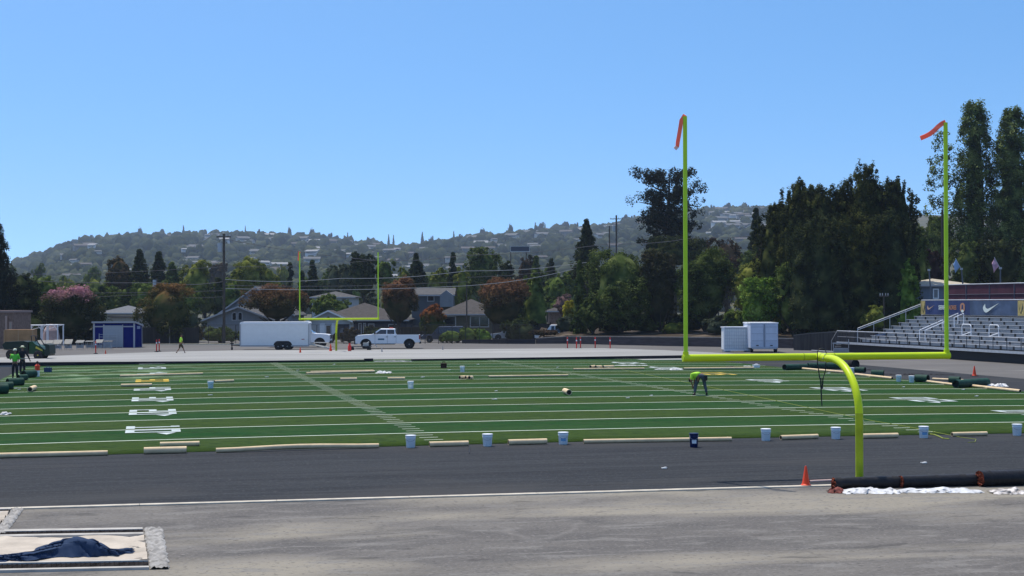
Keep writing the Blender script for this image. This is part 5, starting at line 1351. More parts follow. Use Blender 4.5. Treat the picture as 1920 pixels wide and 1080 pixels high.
def stand(lean=.0, arms=((-.26, -.02, 1.12), (-.27, .05, .86), (.26, -.02, 1.12), (.27, .05, .86)), legs=None, hd=(0, .02)):
    L = legs or dict(knl=(-.11, .03, .50), anl=(-.12, 0, .09), tol=(-.13, .14, .04), knr=(.11, .03, .50), anr=(.12, 0, .09), tor=(.13, .14, .04))
    J = dict(pelvis=(0, 0, .95), chest=(0, lean, 1.30), neck=(0, lean*1.2, 1.50), head=(hd[0], lean*1.3+hd[1], 1.64), shl=(-.18, lean, 1.41), shr=(.18, lean, 1.41), ell=arms[0], wrl=arms[1], elr=arms[2], wrr=arms[3], hipl=(-.09, 0, .90), hipr=(.09, 0, .90), **L)
    for s in 'lr':
        w = Vector(J['wr'+s]); e = Vector(J['el'+s]); J['pa'+s] = tuple(w+(w-e).normalized()*.07)
    return J
# bending worker in lime shirt: torso folded forward (seen from behind-right), legs apart
Jb = dict(pelvis=(0, 0, .90), chest=(-.22, .26, 1.00), neck=(-.34, .38, .86), head=(-.38, .42, .74), face=(-.6, .5, -.6), shl=(-.36, .18, .95), shr=(-.16, .40, .93), ell=(-.42, .20, .66), wrl=(-.34, .26, .44), elr=(-.20, .46, .64), wrr=(-.22, .44, .42),
          hipl=(-.12, .0, .86), hipr=(.12, .0, .86), knl=(-.22, .10, .48), anl=(-.31, -.02, .09), tol=(-.34, .12, .04), knr=(.20, .08, .48), anr=(.25, -.06, .09), tor=(.28, .08, .04))
for s in 'lr':
    w = Vector(Jb['wr'+s]); e_ = Vector(Jb['el'+s]); Jb['pa'+s] = tuple(w+(w-e_).normalized()*.07)
person("worker in a lime shirt and grey trousers bending over the turf at right of midfield", T(1314.5, 741.5), .15, Jb, m_lime, m_jean, fat=1.15, belt=((.20, -.10, .80), (.12, .14, .24), blackm))
# walker with lime shirt on the far lot, mid-stride towards the right
Jw = stand(lean=.06, arms=((-.20, -.12, 1.14), (-.16, .02, .90), (.20, .14, 1.14), (.18, .30, .96)), legs=dict(knl=(-.08, .22, .50), anl=(-.09, .38, .10), tol=(-.09, .52, .05), knr=(.08, -.08, .50), anr=(.08, -.34, .14), tor=(.09, -.22, .05)))
person("man in a lime shirt and dark shorts walking across the far lot", G(338.5, 663.5), -math.pi/2, Jw, m_lime, m_brown, shorts=True)
person("worker in a green vest and white hat standing by the green rolls", T(28, 710.5), .2, stand(arms=((-.27, .02, 1.14), (-.18, .16, 1.30), (.27, .02, 1.14), (.20, .16, 1.30))), m_greenv, m_dark, hat='cap')
person("worker in dark clothes and a wide straw hat beside the green vest", T(42, 701.5), .2, stand(arms=((-.28, .04, 1.14), (-.26, .12, .90), (.34, .0, 1.16), (.44, .02, .92))), m_dark, m_dark, hat='straw', belt=((0, .0, .98), (.32, .26, .05), mat("grey_belt", (.3, .3, .28), .7)))

# ------------------------------------------------------------------ vegetation
def unit(v): return v/np.maximum(1e-6, np.linalg.norm(v, axis=-1, keepdims=True))
def crown_clumps(kind, R, z0, z1, n, rng, dep=1.0):
    """clump centres (n,3) and radii (n,), crown axis at x=y=0 from z0 to z1"""
    H = z1-z0
    if kind == 'round' or kind == 'spread' or kind == 'bush':
        m = 9 if kind != 'bush' else 6
        a = rng.uniform(0, 2*np.pi, m); q = rng.uniform(.25, .62, m); zz = rng.uniform(-.55, .6, m)
        lob = np.c_[np.cos(a)*q*R, np.sin(a)*q*R*dep, (z0+z1)/2+zz*H/2]; lr = rng.uniform(.38, .56, m)
        lob = np.r_[lob, [[0, 0, (z0+z1)/2]]]; lr = np.r_[lr, .72]
        k = rng.randint(0, m+1, n); d = unit(rng.normal(size=(n, 3))); d[:, 2] = np.where((d[:, 2] < -.3) & (rng.rand(n) < .5), -d[:, 2], d[:, 2])
        s = rng.uniform(.72, 1.05, (n, 1)); c = lob[k]+d*s*np.c_[lr[k]*R, lr[k]*R*dep, lr[k]*H/2]
        rc = rng.uniform(.09, .17, n)*R
        t = (c[:, 2]-z0)/H; c[:, 2] = np.clip(c[:, 2], z0+.02*H, z1-rc*.6)
        if kind == 'spread': c[:, 2] = np.where(t < .45, z0+.45*H*rng.rand(n)+.35*H, c[:, 2])
        return c, rc
    if kind == 'cone' or kind == 'cedar':
        t = rng.rand(n)**1.15; nt = 9 if kind == 'cone' else 7
        tier = np.floor(t*nt)/nt; f = t*nt-np.floor(t*nt)
        r = R*((1-(.68*t+.32*tier))*.98+.02)*(1-.30*f)*(.75+.35*rng.rand(n)); a = rng.uniform(0, 2*np.pi, n)
        r *= 1+.18*np.sin(3*a+tier*19)
        rad = r*np.sqrt(rng.uniform(.45, 1, n))
        c = np.c_[np.cos(a)*rad, np.sin(a)*rad*dep, z0+H*t*.98-.10*rad]
        return c, (.06+.10*rng.rand(n))*R*(1.15-.6*t)
    if kind == 'grove':      # dense crown with a dome top and many upright spires
        m = 26; a = rng.uniform(0, 2*np.pi, m); q = np.sqrt(rng.rand(m))*.86; top = 1-.17*q**2.4+rng.uniform(-.045, .01, m); top[0] = 1; q[0] = .08
        k = rng.randint(0, m, n); t = rng.rand(n)**.75; b = rng.uniform(0, 2*np.pi, n); rr = R*.34*np.sqrt(rng.rand(n))*(1-.35*t**5)
        c = np.c_[np.cos(a[k])*q[k]*R+np.cos(b)*rr, (np.sin(a[k])*q[k]*R+np.sin(b)*rr)*dep, z0+H*t*top[k]]
        return c, rng.uniform(.05, .11, n)*R
    if kind == 'column':
        t = rng.rand(n); a = rng.uniform(0, 2*np.pi, n)
        r = R*np.clip(np.sin(np.pi*np.clip(t*.82+.14, 0, 1))**.55, .1, 1)*(.8+.25*np.sin(5*t*6+3*a)*.6+.1*rng.rand(n))*np.sqrt(rng.uniform(.35, 1, n))
        return np.c_[np.cos(a)*r, np.sin(a)*r*dep, z0+H*t], rng.uniform(.13, .26, n)*R
    if kind == 'plume':      # upright cedars: several pointed leaders
        m = 7; a = rng.uniform(0, 2*np.pi, m); q = rng.uniform(.1, .78, m); top = rng.uniform(.80, 1.0, m); top[0] = 1; q[0] = .1
        k = rng.randint(0, m, n); t = rng.rand(n)**.9; rr = R*.62*(1-t**1.8*.92)*np.sqrt(rng.uniform(.3, 1, n))*(.85+.3*rng.rand(n)); b = rng.uniform(0, 2*np.pi, n)
        c = np.c_[np.cos(a[k])*q[k]*R*(1-.25*t)+np.cos(b)*rr, (np.sin(a[k])*q[k]*R*(1-.25*t)+np.sin(b)*rr)*dep, z0+H*t*top[k]]
        return c, rng.uniform(.07, .15, n)*R
    if kind == 'flat':      # umbrella-like pine: whorls of boughs with gaps
        m = 230; lev = rng.rand(m); a = rng.uniform(0, 2*np.pi, m); rr = R*(.66+.40*np.clip(lev*1.5, 0, 1))*rng.uniform(.5, 1.04, m)
        rr = np.where(lev < .3, rr*1.12, rr); zz = z0+H*lev*.93
        k = rng.randint(0, m, n); s = rng.uniform(.12, 1.05, n)**.75
        c = np.c_[np.cos(a[k])*rr[k]*s, np.sin(a[k])*rr[k]*s*dep, zz[k]+.07*H*s*s+rng.normal(0, .018, n)*H]
        c[:, 2] = np.minimum(c[:, 2], z1-.02*H)
        return c, rng.uniform(.07, .125, n)*R
def leaf_quads(c, rc, per, size, rng, zs=1.0, up=.65):
    n = len(c)*per; k = np.repeat(np.arange(len(c)), per)
    d = unit(rng.normal(size=(n, 3))); r = rng.rand(n, 1)**.33
    p = c[k]+d*r*rc[k, None]*np.array([1, 1, zs])
    nm = unit(d*1.0+rng.normal(size=(n, 3))*.42+np.array([0, 0, up])); tg = unit(np.cross(nm, rng.normal(size=(n, 3)))); bt = np.cross(nm, tg)
    s = (size*rng.uniform(.55, 1.3, n))[:, None]; s2 = s*rng.uniform(.5, .9, (n, 1))
    V = np.stack([p-tg*s*.6, p+bt*s2*.45, p+tg*s*.6, p-bt*s2*.45], 1).reshape(-1, 3)
    return V, np.arange(n*4).reshape(n, 4)
def core_mesh(kind, R, z0, z1, rng, dep=1.0, f=.62):
    n, m = 14, 9; V = []; H = z1-z0
    for i in range(m+1):
        t = i/m
        pr = {'round': math.sin(math.pi*t)**.6, 'spread': math.sin(math.pi*t)**.6, 'bush': math.sin(math.pi*min(1, t*.75+.22))**.6, 'cone': (1-t)**.9*.85, 'cedar': (1-t)**.9*.8, 'column': math.sin(math.pi*min(1, t*.84+.12))**.5*.85, 'plume': (1-t**2.2)*.95, 'flat': .15, 'grove': (1-t**3.5*.7)*1.15}[kind]
        for k in range(n):
            a = k*2*math.pi/n; r = R*f*pr*(.85+.3*rng.rand())
            V.append((r*math.cos(a), r*math.sin(a)*dep, z0+H*(.06+.84*t)))
    Q = [(i*n+k, i*n+(k+1) % n, (i+1)*n+(k+1) % n, (i+1)*n+k) for i in range(m) for k in range(n)]
    return np.array(V), np.array(Q)
m_bark = mat("bark", (.055, .042, .032), .95, var=.3, scale=5)
SEED = [10]
def tree(x, hw, ytop, ybot, D, kind, leaf, label, name="tree", group=None, dens=1.0, px=3.1, core=True, dep=1.0, trunk=True, cat="tree", fullness=1.0, zs=1.0, f=.62, th=.09):
    SEED[0] += 1; rng = np.random.RandomState(SEED[0])
    p = Wd(x, 600, D); zg = bank_z(x, D); R = hw/FPX*D; z1 = ZD(ytop, D)-zg; z0 = max(.15, ZD(ybot, D)-zg)
    t = thing(name, label, cat, (p.x, D, zg), 0, group); t['_seed'] = SEED[0]; del t['_seed']
    hpx = max(6, (ybot-ytop)); area = hw*2*hpx
    size = px/FPX*D*1.25
    ncl = int(max(14, min(900, area/34*dens))); per = int(max(10, min(60, 34*fullness)))
    c, rc = crown_clumps(kind, R, z0, z1, ncl, rng, dep)
    if kind == 'flat': rc = rc*1.15
    rc = np.maximum(rc, size*.9)
    V, Q = leaf_quads(c, rc, per, size, rng, zs)
    if core:
        V2, Q2 = core_mesh(kind, R, z0, z1, rng, dep, f); Q = np.r_[Q, Q2+len(V)]; V = np.r_[V, V2]
    npmesh("crown" if cat == "tree" else "foliage", V, Q, leaf, t)
    if trunk:
        tr = max(.08, R*th); mb = MB(); top = z0+(z1-z0)*(.55 if kind not in ('flat', 'cone') else .93)
        mb.tube([(0, 0, -.1), (tr*.3, 0, z0*.5), (0, 0, z0), (tr*.4, 0, top)], [tr*1.25, tr, tr*.9, tr*.25], 9)
        for k in range(5 if kind != 'flat' else 18):
            a = rng.uniform(0, 6.28); zz = z0*(.55 if kind != 'flat' else 1)+((z1-z0)*.75*rng.rand() if kind == 'flat' else z0*.4*rng.rand()); L_ = R*(.55 if kind != 'flat' else .8)
            e = Vector((math.cos(a)*L_, math.sin(a)*L_, zz+(z1-z0)*(.28 if kind != 'flat' else .05)))
            mb.tube([(0, 0, zz), Vector((0, 0, zz)).lerp(e, .5)+Vector((0, 0, -.1*L_*.3)), e], [tr*.5, tr*.33, tr*.12], 6)
        mb.build("trunk" if cat == "tree" else "stem", m_bark, t, smooth=True)
    return t
# foliage palette
LF = dict(  # each third colour is brightened to paint sunlit patches into the crown
 oak=leafmat("oak_leaves", (.018, .028, .012), (.075, .105, .026), (.17, .20, .065)),
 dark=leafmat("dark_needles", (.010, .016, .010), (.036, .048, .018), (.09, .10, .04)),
 pine=leafmat("pine_needles", (.008, .012, .009), (.022, .028, .018), (.04, .045, .028), trans=.1),
 cedar=leafmat("cedar_needles", (.010, .016, .006), (.045, .054, .016), (.135, .14, .038)),
 green=leafmat("green_leaves", (.025, .045, .015), (.10, .14, .03), (.21, .26, .07)),
 yel=leafmat("yellow_green_leaves", (.05, .065, .015), (.15, .17, .03), (.28, .28, .07)),
 bright=leafmat("bright_leaves", (.03, .06, .012), (.13, .22, .03), (.32, .42, .09)),
 yellow=leafmat("yellow_leaves", (.12, .11, .015), (.30, .27, .03), (.45, .40, .05)),
 rust=leafmat("rust_leaves", (.03, .034, .016), (.08, .062, .03), (.13, .08, .04)),
 brown=leafmat("brown_leaves", (.03, .028, .018), (.06, .045, .03), (.09, .06, .045)),
 pop=leafmat("poplar_leaves", (.018, .028, .016), (.09, .125, .035), (.28, .33, .11)),
 grey=leafmat("grey_green_leaves", (.035, .045, .028), (.075, .09, .055), (.12, .13, .08)),
 hill=None)
pink = leafmat("crape_myrtle_leaves", (.018, .030, .012), (.045, .055, .022), (.09, .08, .04), top=(.50, .24, .29), ztop=5.6, zr=1.6)
olivo = leafmat("orange_flush_leaves", (.030, .040, .014), (.07, .075, .025), (.12, .10, .04), top=(.20, .11, .045), ztop=6.0, zr=3)
rust2 = leafmat("rust_top_leaves", (.028, .036, .016), (.065, .06, .028), (.10, .085, .04), top=(.165, .085, .045), ztop=5.2, zr=2.5)
rustb = leafmat("rust_bush_leaves", (.03, .045, .015), (.07, .09, .025), None, top=(.22, .085, .035), ztop=2.9, zr=1.2)

# near row
tree(-14, 80, 374, 632, 182, 'cone', LF['pine'], "tall dark conifer cut by the left picture edge", "conifer", dens=1.5)
tree(38, 42, 500, 636, 186, 'round', LF['dark'], "dark bushy tree between the left conifer and the pink-flowered tree")
tree(92, 34, 518, 600, 215, 'round', LF['green'], "green tree just behind the left side of the pink-flowered tree")
tree(135, 66, 532, 640, 182, 'round', pink, "crape myrtle with pink blossom on its top, left of the blue shed", "flowering_tree", dens=1.5)
tree(312, 58, 531, 640, 183, 'round', olivo, "round tree with an orange-brown flush right of the blue shed", dens=1.5)
tree(355, 30, 575, 634, 192, 'bush', LF['grey'], "grey-green shrub under the orange-flushed tree", "shrub", cat="shrub")
tree(520, 62, 530, 604, 200, 'spread', rust2, "rust-brown crape myrtle behind the white box trailer", "rust_tree", dens=1.5)
tree(605, 31, 551, 600, 232, 'round', LF['green'], "small round green tree above the pale gable")
tree(747, 44, 517, 612, 203, 'spread', rust2, "rust-topped tree behind the white pickup", "rust_tree", dens=1.4)
tree(809, 27, 569, 636, 196, 'round', rustb, "clipped round bush with a rust-coloured top right of the pickup", "round_bush", cat="bush", dens=1.5, f=.8)
tree(941, 55, 519, 622, 201, 'spread', rust2, "wide rust-topped tree with pale branches in front of the olive house", "rust_tree", dens=1.4)
tree(1003, 33, 509, 634, 204, 'plume', LF['green'], "dense upright green conifer right of the wide rust tree", "conifer", dens=1.4, f=.75)
tree(1055, 20, 551, 590, 222, 'round', leafmat("dusty_pink_leaves", (.08, .06, .05), (.17, .11, .10), (.26, .15, .15)), "small dusty pink tree behind the yellow bush", "flowering_tree")
tree(1068, 19, 563, 632, 192, 'bush', LF['yellow'], "bright yellow bush left of the oaks", "yellow_bush", cat="bush", dens=1.6)
tree(1062, 26, 590, 640, 189, 'bush', LF['grey'], "grey-green shrub in front of the yellow bush", "shrub", cat="shrub")
tree(1087, 24, 488, 640, 184, 'cone', LF['oak'], "narrow dark green tree between the yellow bush and the big oak", "conifer", dens=1.4)
tree(1163, 72, 456, 634, 182, 'round', LF['oak'], "largest round oak behind the delineator posts", "oak_tree", dens=1.5, th=.07)
tree(1112, 34, 555, 640, 181, 'round', LF['oak'], "low dark tree tucked under the left side of the largest oak", "oak_tree", dens=1.3)
tree(1238, 40, 468, 632, 181, 'round', leafmat("brown_green_leaves", (.022, .026, .014), (.05, .052, .026), (.085, .075, .045)), "brownish oak just left of the near goal post's left upright", "oak_tree", dens=1.5)
tree(1322, 56, 462, 632, 180, 'round', LF['oak'], "dark oak just right of the near goal post's left upright", "oak_tree", dens=1.5)
tree(1407, 44, 484, 600, 186, 'round', LF['yel'], "olive-green tree behind the gridded crate", dens=1.3)
tree(1424, 46, 522, 634, 168, 'round', LF['bright'], "bright green leafy tree above the white box trailer rear", "leafy_tree", dens=1.5)
tree(1488, 46, 485, 636, 167, 'round', LF['green'], "taller green leafy tree right of the bright one", "leafy_tree", dens=1.5)
tree(1362, 42, 446, 560, 262, 'round', LF['brown'], "brownish tree rising behind the dark oak")
tree(1418, 38, 388, 560, 285, 'cone', LF['dark'], "dark pointed conifer before the hill's right end", "conifer")
tree(1440, 30, 400, 600, 230, 'round', LF['brown'], "brown-green shoulder at the left flank of the tall cedars", "cedar_tree")
for i, (x, hw, yt, D, k) in enumerate([(1500, 46, 338, 172, 'grove'), (1545, 44, 343, 170, 'grove'), (1585, 44, 352, 173, 'grove'), (1628, 56, 308, 171, 'grove'), (1687, 36, 332, 169, 'grove'), (1600, 60, 400, 166, 'grove'), (1535, 62, 400, 165, 'grove'), (1662, 56, 395, 166, 'grove'), (1712, 36, 402, 176, 'round'), (1458, 42, 384, 176, 'grove'), (1648, 34, 352, 172, 'grove')]):
    tree(x, hw, yt, 642, D, k, [LF['cedar'], LF['cedar'], LF['cedar'], LF['cedar'], LF['dark'], LF['cedar'], LF['dark'], LF['dark'], LF['oak'], LF['cedar'], LF['dark']][i],
         ["leftmost of the tall olive-dark cedars", "second tall cedar from the left in the dark grove", "third tall cedar, just left of the highest", "highest cedar in the dark grove", "darker open-topped cedar at the right of the grove", "broad dark undergrowth tree in the middle of the grove", "low dark tree at the left foot of the grove", "low dark tree at the right foot of the grove", "lower tree between the grove and the poplars", "shoulder tree sloping down at the left flank of the tall cedars", "dark tree filling the gap right of the highest cedar"][i], "cedar_tree", dens=1.8, zs=2.0 if k == 'grove' else 1.2, f=.74, fullness=1.2)
tree(1254, 70, 316, 478, 248, 'flat', LF['pine'], "tall flat-topped pine with sky gaps behind the near goal post's left upright", "pine_tree", dens=7, core=False, dep=.8, px=3.0, fullness=.9, th=.07)
tree(1262, 62, 446, 500, 244, 'bush', LF['dark'], "dark clipped hedge-like mass below the flat-topped pine", "hedge_tree", dens=1.5, f=.9)
tree(1100, 42, 410, 520, 272, 'cone', LF['dark'], "dark double-pointed conifer before the hill in the middle", "conifer", dens=1.3)
tree(1829, 46, 196, 545, 206, 'column', LF['pop'], "left tall poplar at the right edge, the highest tree", "poplar", dens=1.5, f=.4, zs=1.3)
tree(1899, 44, 208, 545, 203, 'column', LF['pop'], "right tall poplar at the picture edge", "poplar", dens=1.5, f=.5, zs=1.3)
tree(1945, 30, 240, 545, 210, 'column', LF['pop'], "poplar mostly outside the right picture edge", "poplar", dens=1.0, f=.5)
tree(1768, 34, 250, 500, 208, 'column', LF['pop'], "sparse thin poplar behind the near goal post's right upright", "poplar", dens=.45, core=False, fullness=.6)
tree(1758, 34, 392, 540, 214, 'round', LF['oak'], "dark round tree below the sparse poplar")
tree(1742, 34, 462, 545, 182, 'round', leafmat("plum_leaves", (.02, .014, .014), (.05, .03, .03), (.08, .05, .045)), "plum-coloured tree behind the grey building")
tree(1815, 40, 455, 545, 190, 'round', LF['oak'], "dark tree behind the maroon fence between the leaning poles")
tree(1880, 48, 440, 545, 188, 'round', LF['dark'], "dark tree at the right behind the maroon fence")
tree(1700, 32, 484, 612, 164, 'plume', LF['bright'], "light green pointed tree at the left end of the bleachers", "young_tree", dens=1.6, f=.6)
tree(1641, 27, 575, 618, 160, 'bush', LF['yel'], "yellow-green shrub left of the bleacher end rail", "shrub", cat="shrub", dens=1.6)
# shrubs and hedges along the back of the lot
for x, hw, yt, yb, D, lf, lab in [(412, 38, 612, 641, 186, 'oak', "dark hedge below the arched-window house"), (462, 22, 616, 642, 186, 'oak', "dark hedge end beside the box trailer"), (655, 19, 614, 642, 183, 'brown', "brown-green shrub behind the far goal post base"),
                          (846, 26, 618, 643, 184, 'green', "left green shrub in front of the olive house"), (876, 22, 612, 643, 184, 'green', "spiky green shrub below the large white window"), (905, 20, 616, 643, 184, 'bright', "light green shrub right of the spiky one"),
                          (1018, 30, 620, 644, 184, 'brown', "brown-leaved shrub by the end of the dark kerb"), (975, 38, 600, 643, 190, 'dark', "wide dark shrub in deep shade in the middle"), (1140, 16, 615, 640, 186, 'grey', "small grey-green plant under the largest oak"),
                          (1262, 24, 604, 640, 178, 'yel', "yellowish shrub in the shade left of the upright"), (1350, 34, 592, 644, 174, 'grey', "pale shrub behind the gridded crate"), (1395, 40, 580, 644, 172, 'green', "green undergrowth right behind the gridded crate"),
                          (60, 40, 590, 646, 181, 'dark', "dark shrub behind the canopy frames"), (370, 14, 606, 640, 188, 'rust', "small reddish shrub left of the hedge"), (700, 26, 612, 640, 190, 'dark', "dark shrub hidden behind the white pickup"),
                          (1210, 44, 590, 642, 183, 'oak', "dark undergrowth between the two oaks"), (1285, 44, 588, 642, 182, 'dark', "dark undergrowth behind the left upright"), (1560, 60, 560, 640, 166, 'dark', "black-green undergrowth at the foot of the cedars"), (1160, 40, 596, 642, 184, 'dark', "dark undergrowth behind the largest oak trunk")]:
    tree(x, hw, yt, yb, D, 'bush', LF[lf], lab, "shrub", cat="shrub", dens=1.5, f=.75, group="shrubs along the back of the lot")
# middle distance: individually recognisable trees
for x, hw, yt, yb, D, k, lf, lab in [
 (225, 30, 476, 560, 300, 'round', 'rust', "reddish round tree before the hill at the left"), (262, 44, 466, 570, 300, 'cedar', 'dark', "dark cedar right of the reddish tree"), (298, 40, 470, 570, 305, 'cedar', 'dark', "second dark cedar at the left of the picture"),
 (322, 40, 490, 575, 290, 'cedar', 'oak', "wide flat-boughed cedar above the orange-flushed tree"), (366, 34, 486, 575, 290, 'round', 'yel', "yellow-green tree left of the tall utility pole"), (410, 11, 520, 610, 232, 'column', 'dark', "dark column cypress beside the tall utility pole"),
 (462, 42, 478, 560, 292, 'round', 'yel', "large yellow-green tree right of the tall utility pole"), (500, 30, 494, 560, 296, 'round', 'yel', "lower right shoulder of the large yellow-green tree"), (544, 4.5, 488, 560, 300, 'column', 'dark', "very thin dark cypress left of the far goal post"),
 (586, 24, 487, 560, 300, 'cone', 'dark', "dark conifer between the far uprights"), (626, 18, 494, 560, 290, 'round', 'grey', "pale grey-green tree between the far uprights"), (652, 20, 486, 565, 288, 'round', 'grey', "taller pale tree next to the big dark block"),
 (683, 31, 470, 560, 280, 'round', 'dark', "big dark box-shaped tree just inside the far right upright"), (722, 22, 484, 545, 286, 'round', 'green', "green tree behind the far right upright"), (781, 34, 474, 545, 290, 'cone', 'dark', "broad dark conifer right of the far goal post"),
 (758, 12, 498, 545, 270, 'round', 'yel', "yellow-green patch left of the broad conifer"), (822, 20, 500, 560, 262, 'round', 'yel', "light yellow-green tree right of the broad conifer"), (850, 20, 474, 545, 300, 'cone', 'dark', "slim dark conifer left of the dome-shaped tree"),
 (907, 40, 464, 545, 290, 'round', 'oak', "dark dome-shaped tree in the middle distance"), (868, 16, 494, 590, 258, 'round', 'yel', "yellow-green feathery tree by the thin pole"), (948, 20, 490, 545, 280, 'round', 'dark', "dark tree at the right side of the dome-shaped one"),
 (986, 22, 480, 545, 330, 'round', 'brown', "brownish open tree below the hill billboard"), (1006, 22, 480, 545, 320, 'cone', 'oak', "dark conifer below the hill billboard"), (1034, 18, 484, 545, 320, 'cone', 'dark', "small dark cone tree left of the double conifer"),
 (1045, 34, 510, 600, 250, 'round', 'green', "mid green tree behind the dusty pink one"), (1068, 24, 500, 560, 290, 'round', 'oak', "green-brown tree left of the double-pointed conifer"), (1405, 30, 458, 560, 250, 'round', 'oak', "dark tree right of the brownish one"),
 (430, 26, 520, 600, 240, 'round', 'green', "green tree between the pole and the steep gable"), (200, 30, 530, 590, 250, 'round', 'green', "green tree behind the pink blossom's right side"), (268, 32, 528, 590, 242, 'round', 'green', "green tree above the beige outbuilding")]:
    tree(x, hw, yt, yb, D, k, LF[lf], lab, {'cone': 'conifer', 'cedar': 'conifer', 'column': 'cypress'}.get(k, 'tree'), dens=1.25)
# fillers in the neighbourhood below the hill
rg = random.Random(5)
protos = []
for i, (k, lf) in enumerate([('round', 'green'), ('round', 'oak'), ('round', 'yel'), ('cone', 'dark'), ('round', 'brown'), ('round', 'grey')]):
    protos.append(None)
labs = ["mid green tree among the roofs below the hill", "dark green tree among the roofs below the hill", "yellow-green tree among the roofs below the hill", "dark pointed conifer among the roofs below the hill", "brownish tree among the roofs below the hill", "grey-green tree among the roofs below the hill"]
n_ = 0
for row, (D, y0, cnt) in enumerate([(245, 540, 30), (300, 518, 34), (380, 508, 40), (520, 500, 40)]):
    for i in range(cnt):
        x = -60+2050*(i+rg.uniform(.1, .9))/cnt; k = rg.choice([0, 0, 0, 1, 1, 2, 2, 3, 4, 5]); hw = rg.uniform(20, 36)*(1-.1*row); yt = y0+rg.uniform(-12, 16)
        if 560 < x < 720 and row == 0: yt += 8
        if row == 0 and (375 < x < 540 or 770 < x < 850): continue
        if x > 1180: yt -= 10
        if protos[k] is None:
            t = tree(x, hw, yt, 600 if row == 0 else 580, D, ['round', 'round', 'round', 'cone', 'round', 'round'][k], LF[['green', 'oak', 'yel', 'dark', 'brown', 'grey'][k]], labs[k], ['tree', 'tree', 'tree', 'conifer', 'tree', 'tree'][k], "trees among the roofs below the hill", dens=1.1)
            protos[k] = (t, hw/FPX*D, ZD(yt, D))
        else:
            t0, R0, H0 = protos[k]; o = dup(t0, (XD(x, D), D, 0), rg.uniform(0, 6.28)); sx = hw/FPX*D/R0; o.scale = (sx, sx, ZD(yt, D)/H0)

# ------------------------------------------------------------------ the far hill
RX = [-400, 0, 50, 100, 150, 200, 300, 400, 500, 600, 700, 760, 800, 900, 950, 1000, 1050, 1100, 1150, 1200, 1300, 1350, 1430, 1500, 1700, 2300]
RY = [520, 500, 487, 468, 452, 446, 441, 440, 444, 447, 458, 462, 457, 446, 442, 437, 432, 431, 424, 414, 401, 397, 396, 390, 392, 400]
RH = 3000.0; R0_ = 700.0; HS = RH/1900
def hill_z(x, D):
    """terrain height at picture column x and depth D"""
    t = max(0, min(1.25, (D-R0_)/(RH-R0_))); zr = HCAM+(568.8-np.interp(x, RX, RY))/FPX*RH-16
    e = t*t*(3-2*t) if t < 1 else 1-(t-1)*.8
    e = .35*t+.65*e if t < 1 else e
    rip = 8*math.sin(x*.021+D*.006)*math.sin(D*.011+x*.008)*min(1, t*2)*max(0, 1-t*.9)
    return max(-.5, zr*e+rip)
nx, ny = 150, 60; V = []
for i in range(nx+1):
    x = -450+2800*i/nx
    for j in range(ny+1):
        D = R0_+(3650-R0_)*j/ny; V.append((XD(x, D), D, hill_z(x, D)))
Q = [(i*(ny+1)+j, (i+1)*(ny+1)+j, (i+1)*(ny+1)+j+1, i*(ny+1)+j+1) for i in range(nx) for j in range(ny)]
struct(npmesh("hill", V, Q, layered("hill_ground", (.06, .065, .035), [((1, 1, 1), .02, 4, .45, .6, (.12, .10, .06), .7)], bump=0, rot=0), smooth=True))
# wooded cover of the hill: one mass of crowns
def blob_mass(name, pts, rad, hgt, m, rng, sub=2):
    import bmesh
    bm = bmesh.new(); bmesh.ops.create_icosphere(bm, subdivisions=sub, radius=1); bv = np.array([v.co for v in bm.verts]); bf = np.array([[v.index for v in f.verts] for f in bm.faces]); bm.free()
    n = len(pts); nv = len(bv)
    ns = 1+.30*rng.normal(size=(n, nv, 1)).clip(-1.4, 1.4)*.6
    V = bv[None]*ns*np.stack([rad, rad, hgt], 1)[:, None, :]+pts[:, None, :]
    Q = (bf[None]+(np.arange(n)*nv)[:, None, None]).reshape(-1, 3)
    o = npmesh(name, V.reshape(-1, 3), Q, m, nper=3); return o
rng = np.random.RandomState(42)
def hillpts(n, x0, x1, d0=.06, d1=1.02, p=1.0):
    xs = rng.uniform(x0, x1, n); ts = d0+(d1-d0)*rng.rand(n)**p; Ds = R0_+ts*(RH-R0_)
    return xs, Ds, np.array([hill_z(x, D) for x, D in zip(xs, Ds)])
xs, Ds, zs_ = hillpts(7500, -200, 1560)
rad = rng.uniform(3.0, 7.5, len(xs))*(.55+.95*(Ds-R0_)/(RH-R0_)+.1); hg = rad*rng.uniform(.7, 1.35, len(xs))
P_ = np.stack([np.array([XD(x, D) for x, D in zip(xs, Ds)]), Ds, zs_+hg*.55], 1)
mw = leafmat("hill_wood_leaves", (.010, .016, .010), (.030, .038, .020), (.07, .078, .042), sc=.02, trans=.0)
o = blob_mass("hill_woodland", P_, rad, hg, mw, rng); struct(o, 'stuff'); 
xs, Ds, zs_ = hillpts(2200, -200, 1560, .0, .35)
rad = rng.uniform(2.5, 5.5, len(xs)); hg = rad*rng.uniform(.8, 1.6, len(xs))
P_ = np.stack([np.array([XD(x, D) for x, D in zip(xs, Ds)]), Ds, zs_+hg*.5], 1)
o = blob_mass("foothill_woodland", P_, rad, hg, leafmat("foothill_leaves", (.02, .028, .014), (.05, .06, .03), (.11, .11, .05), sc=.03, trans=0), rng); struct(o, 'stuff')
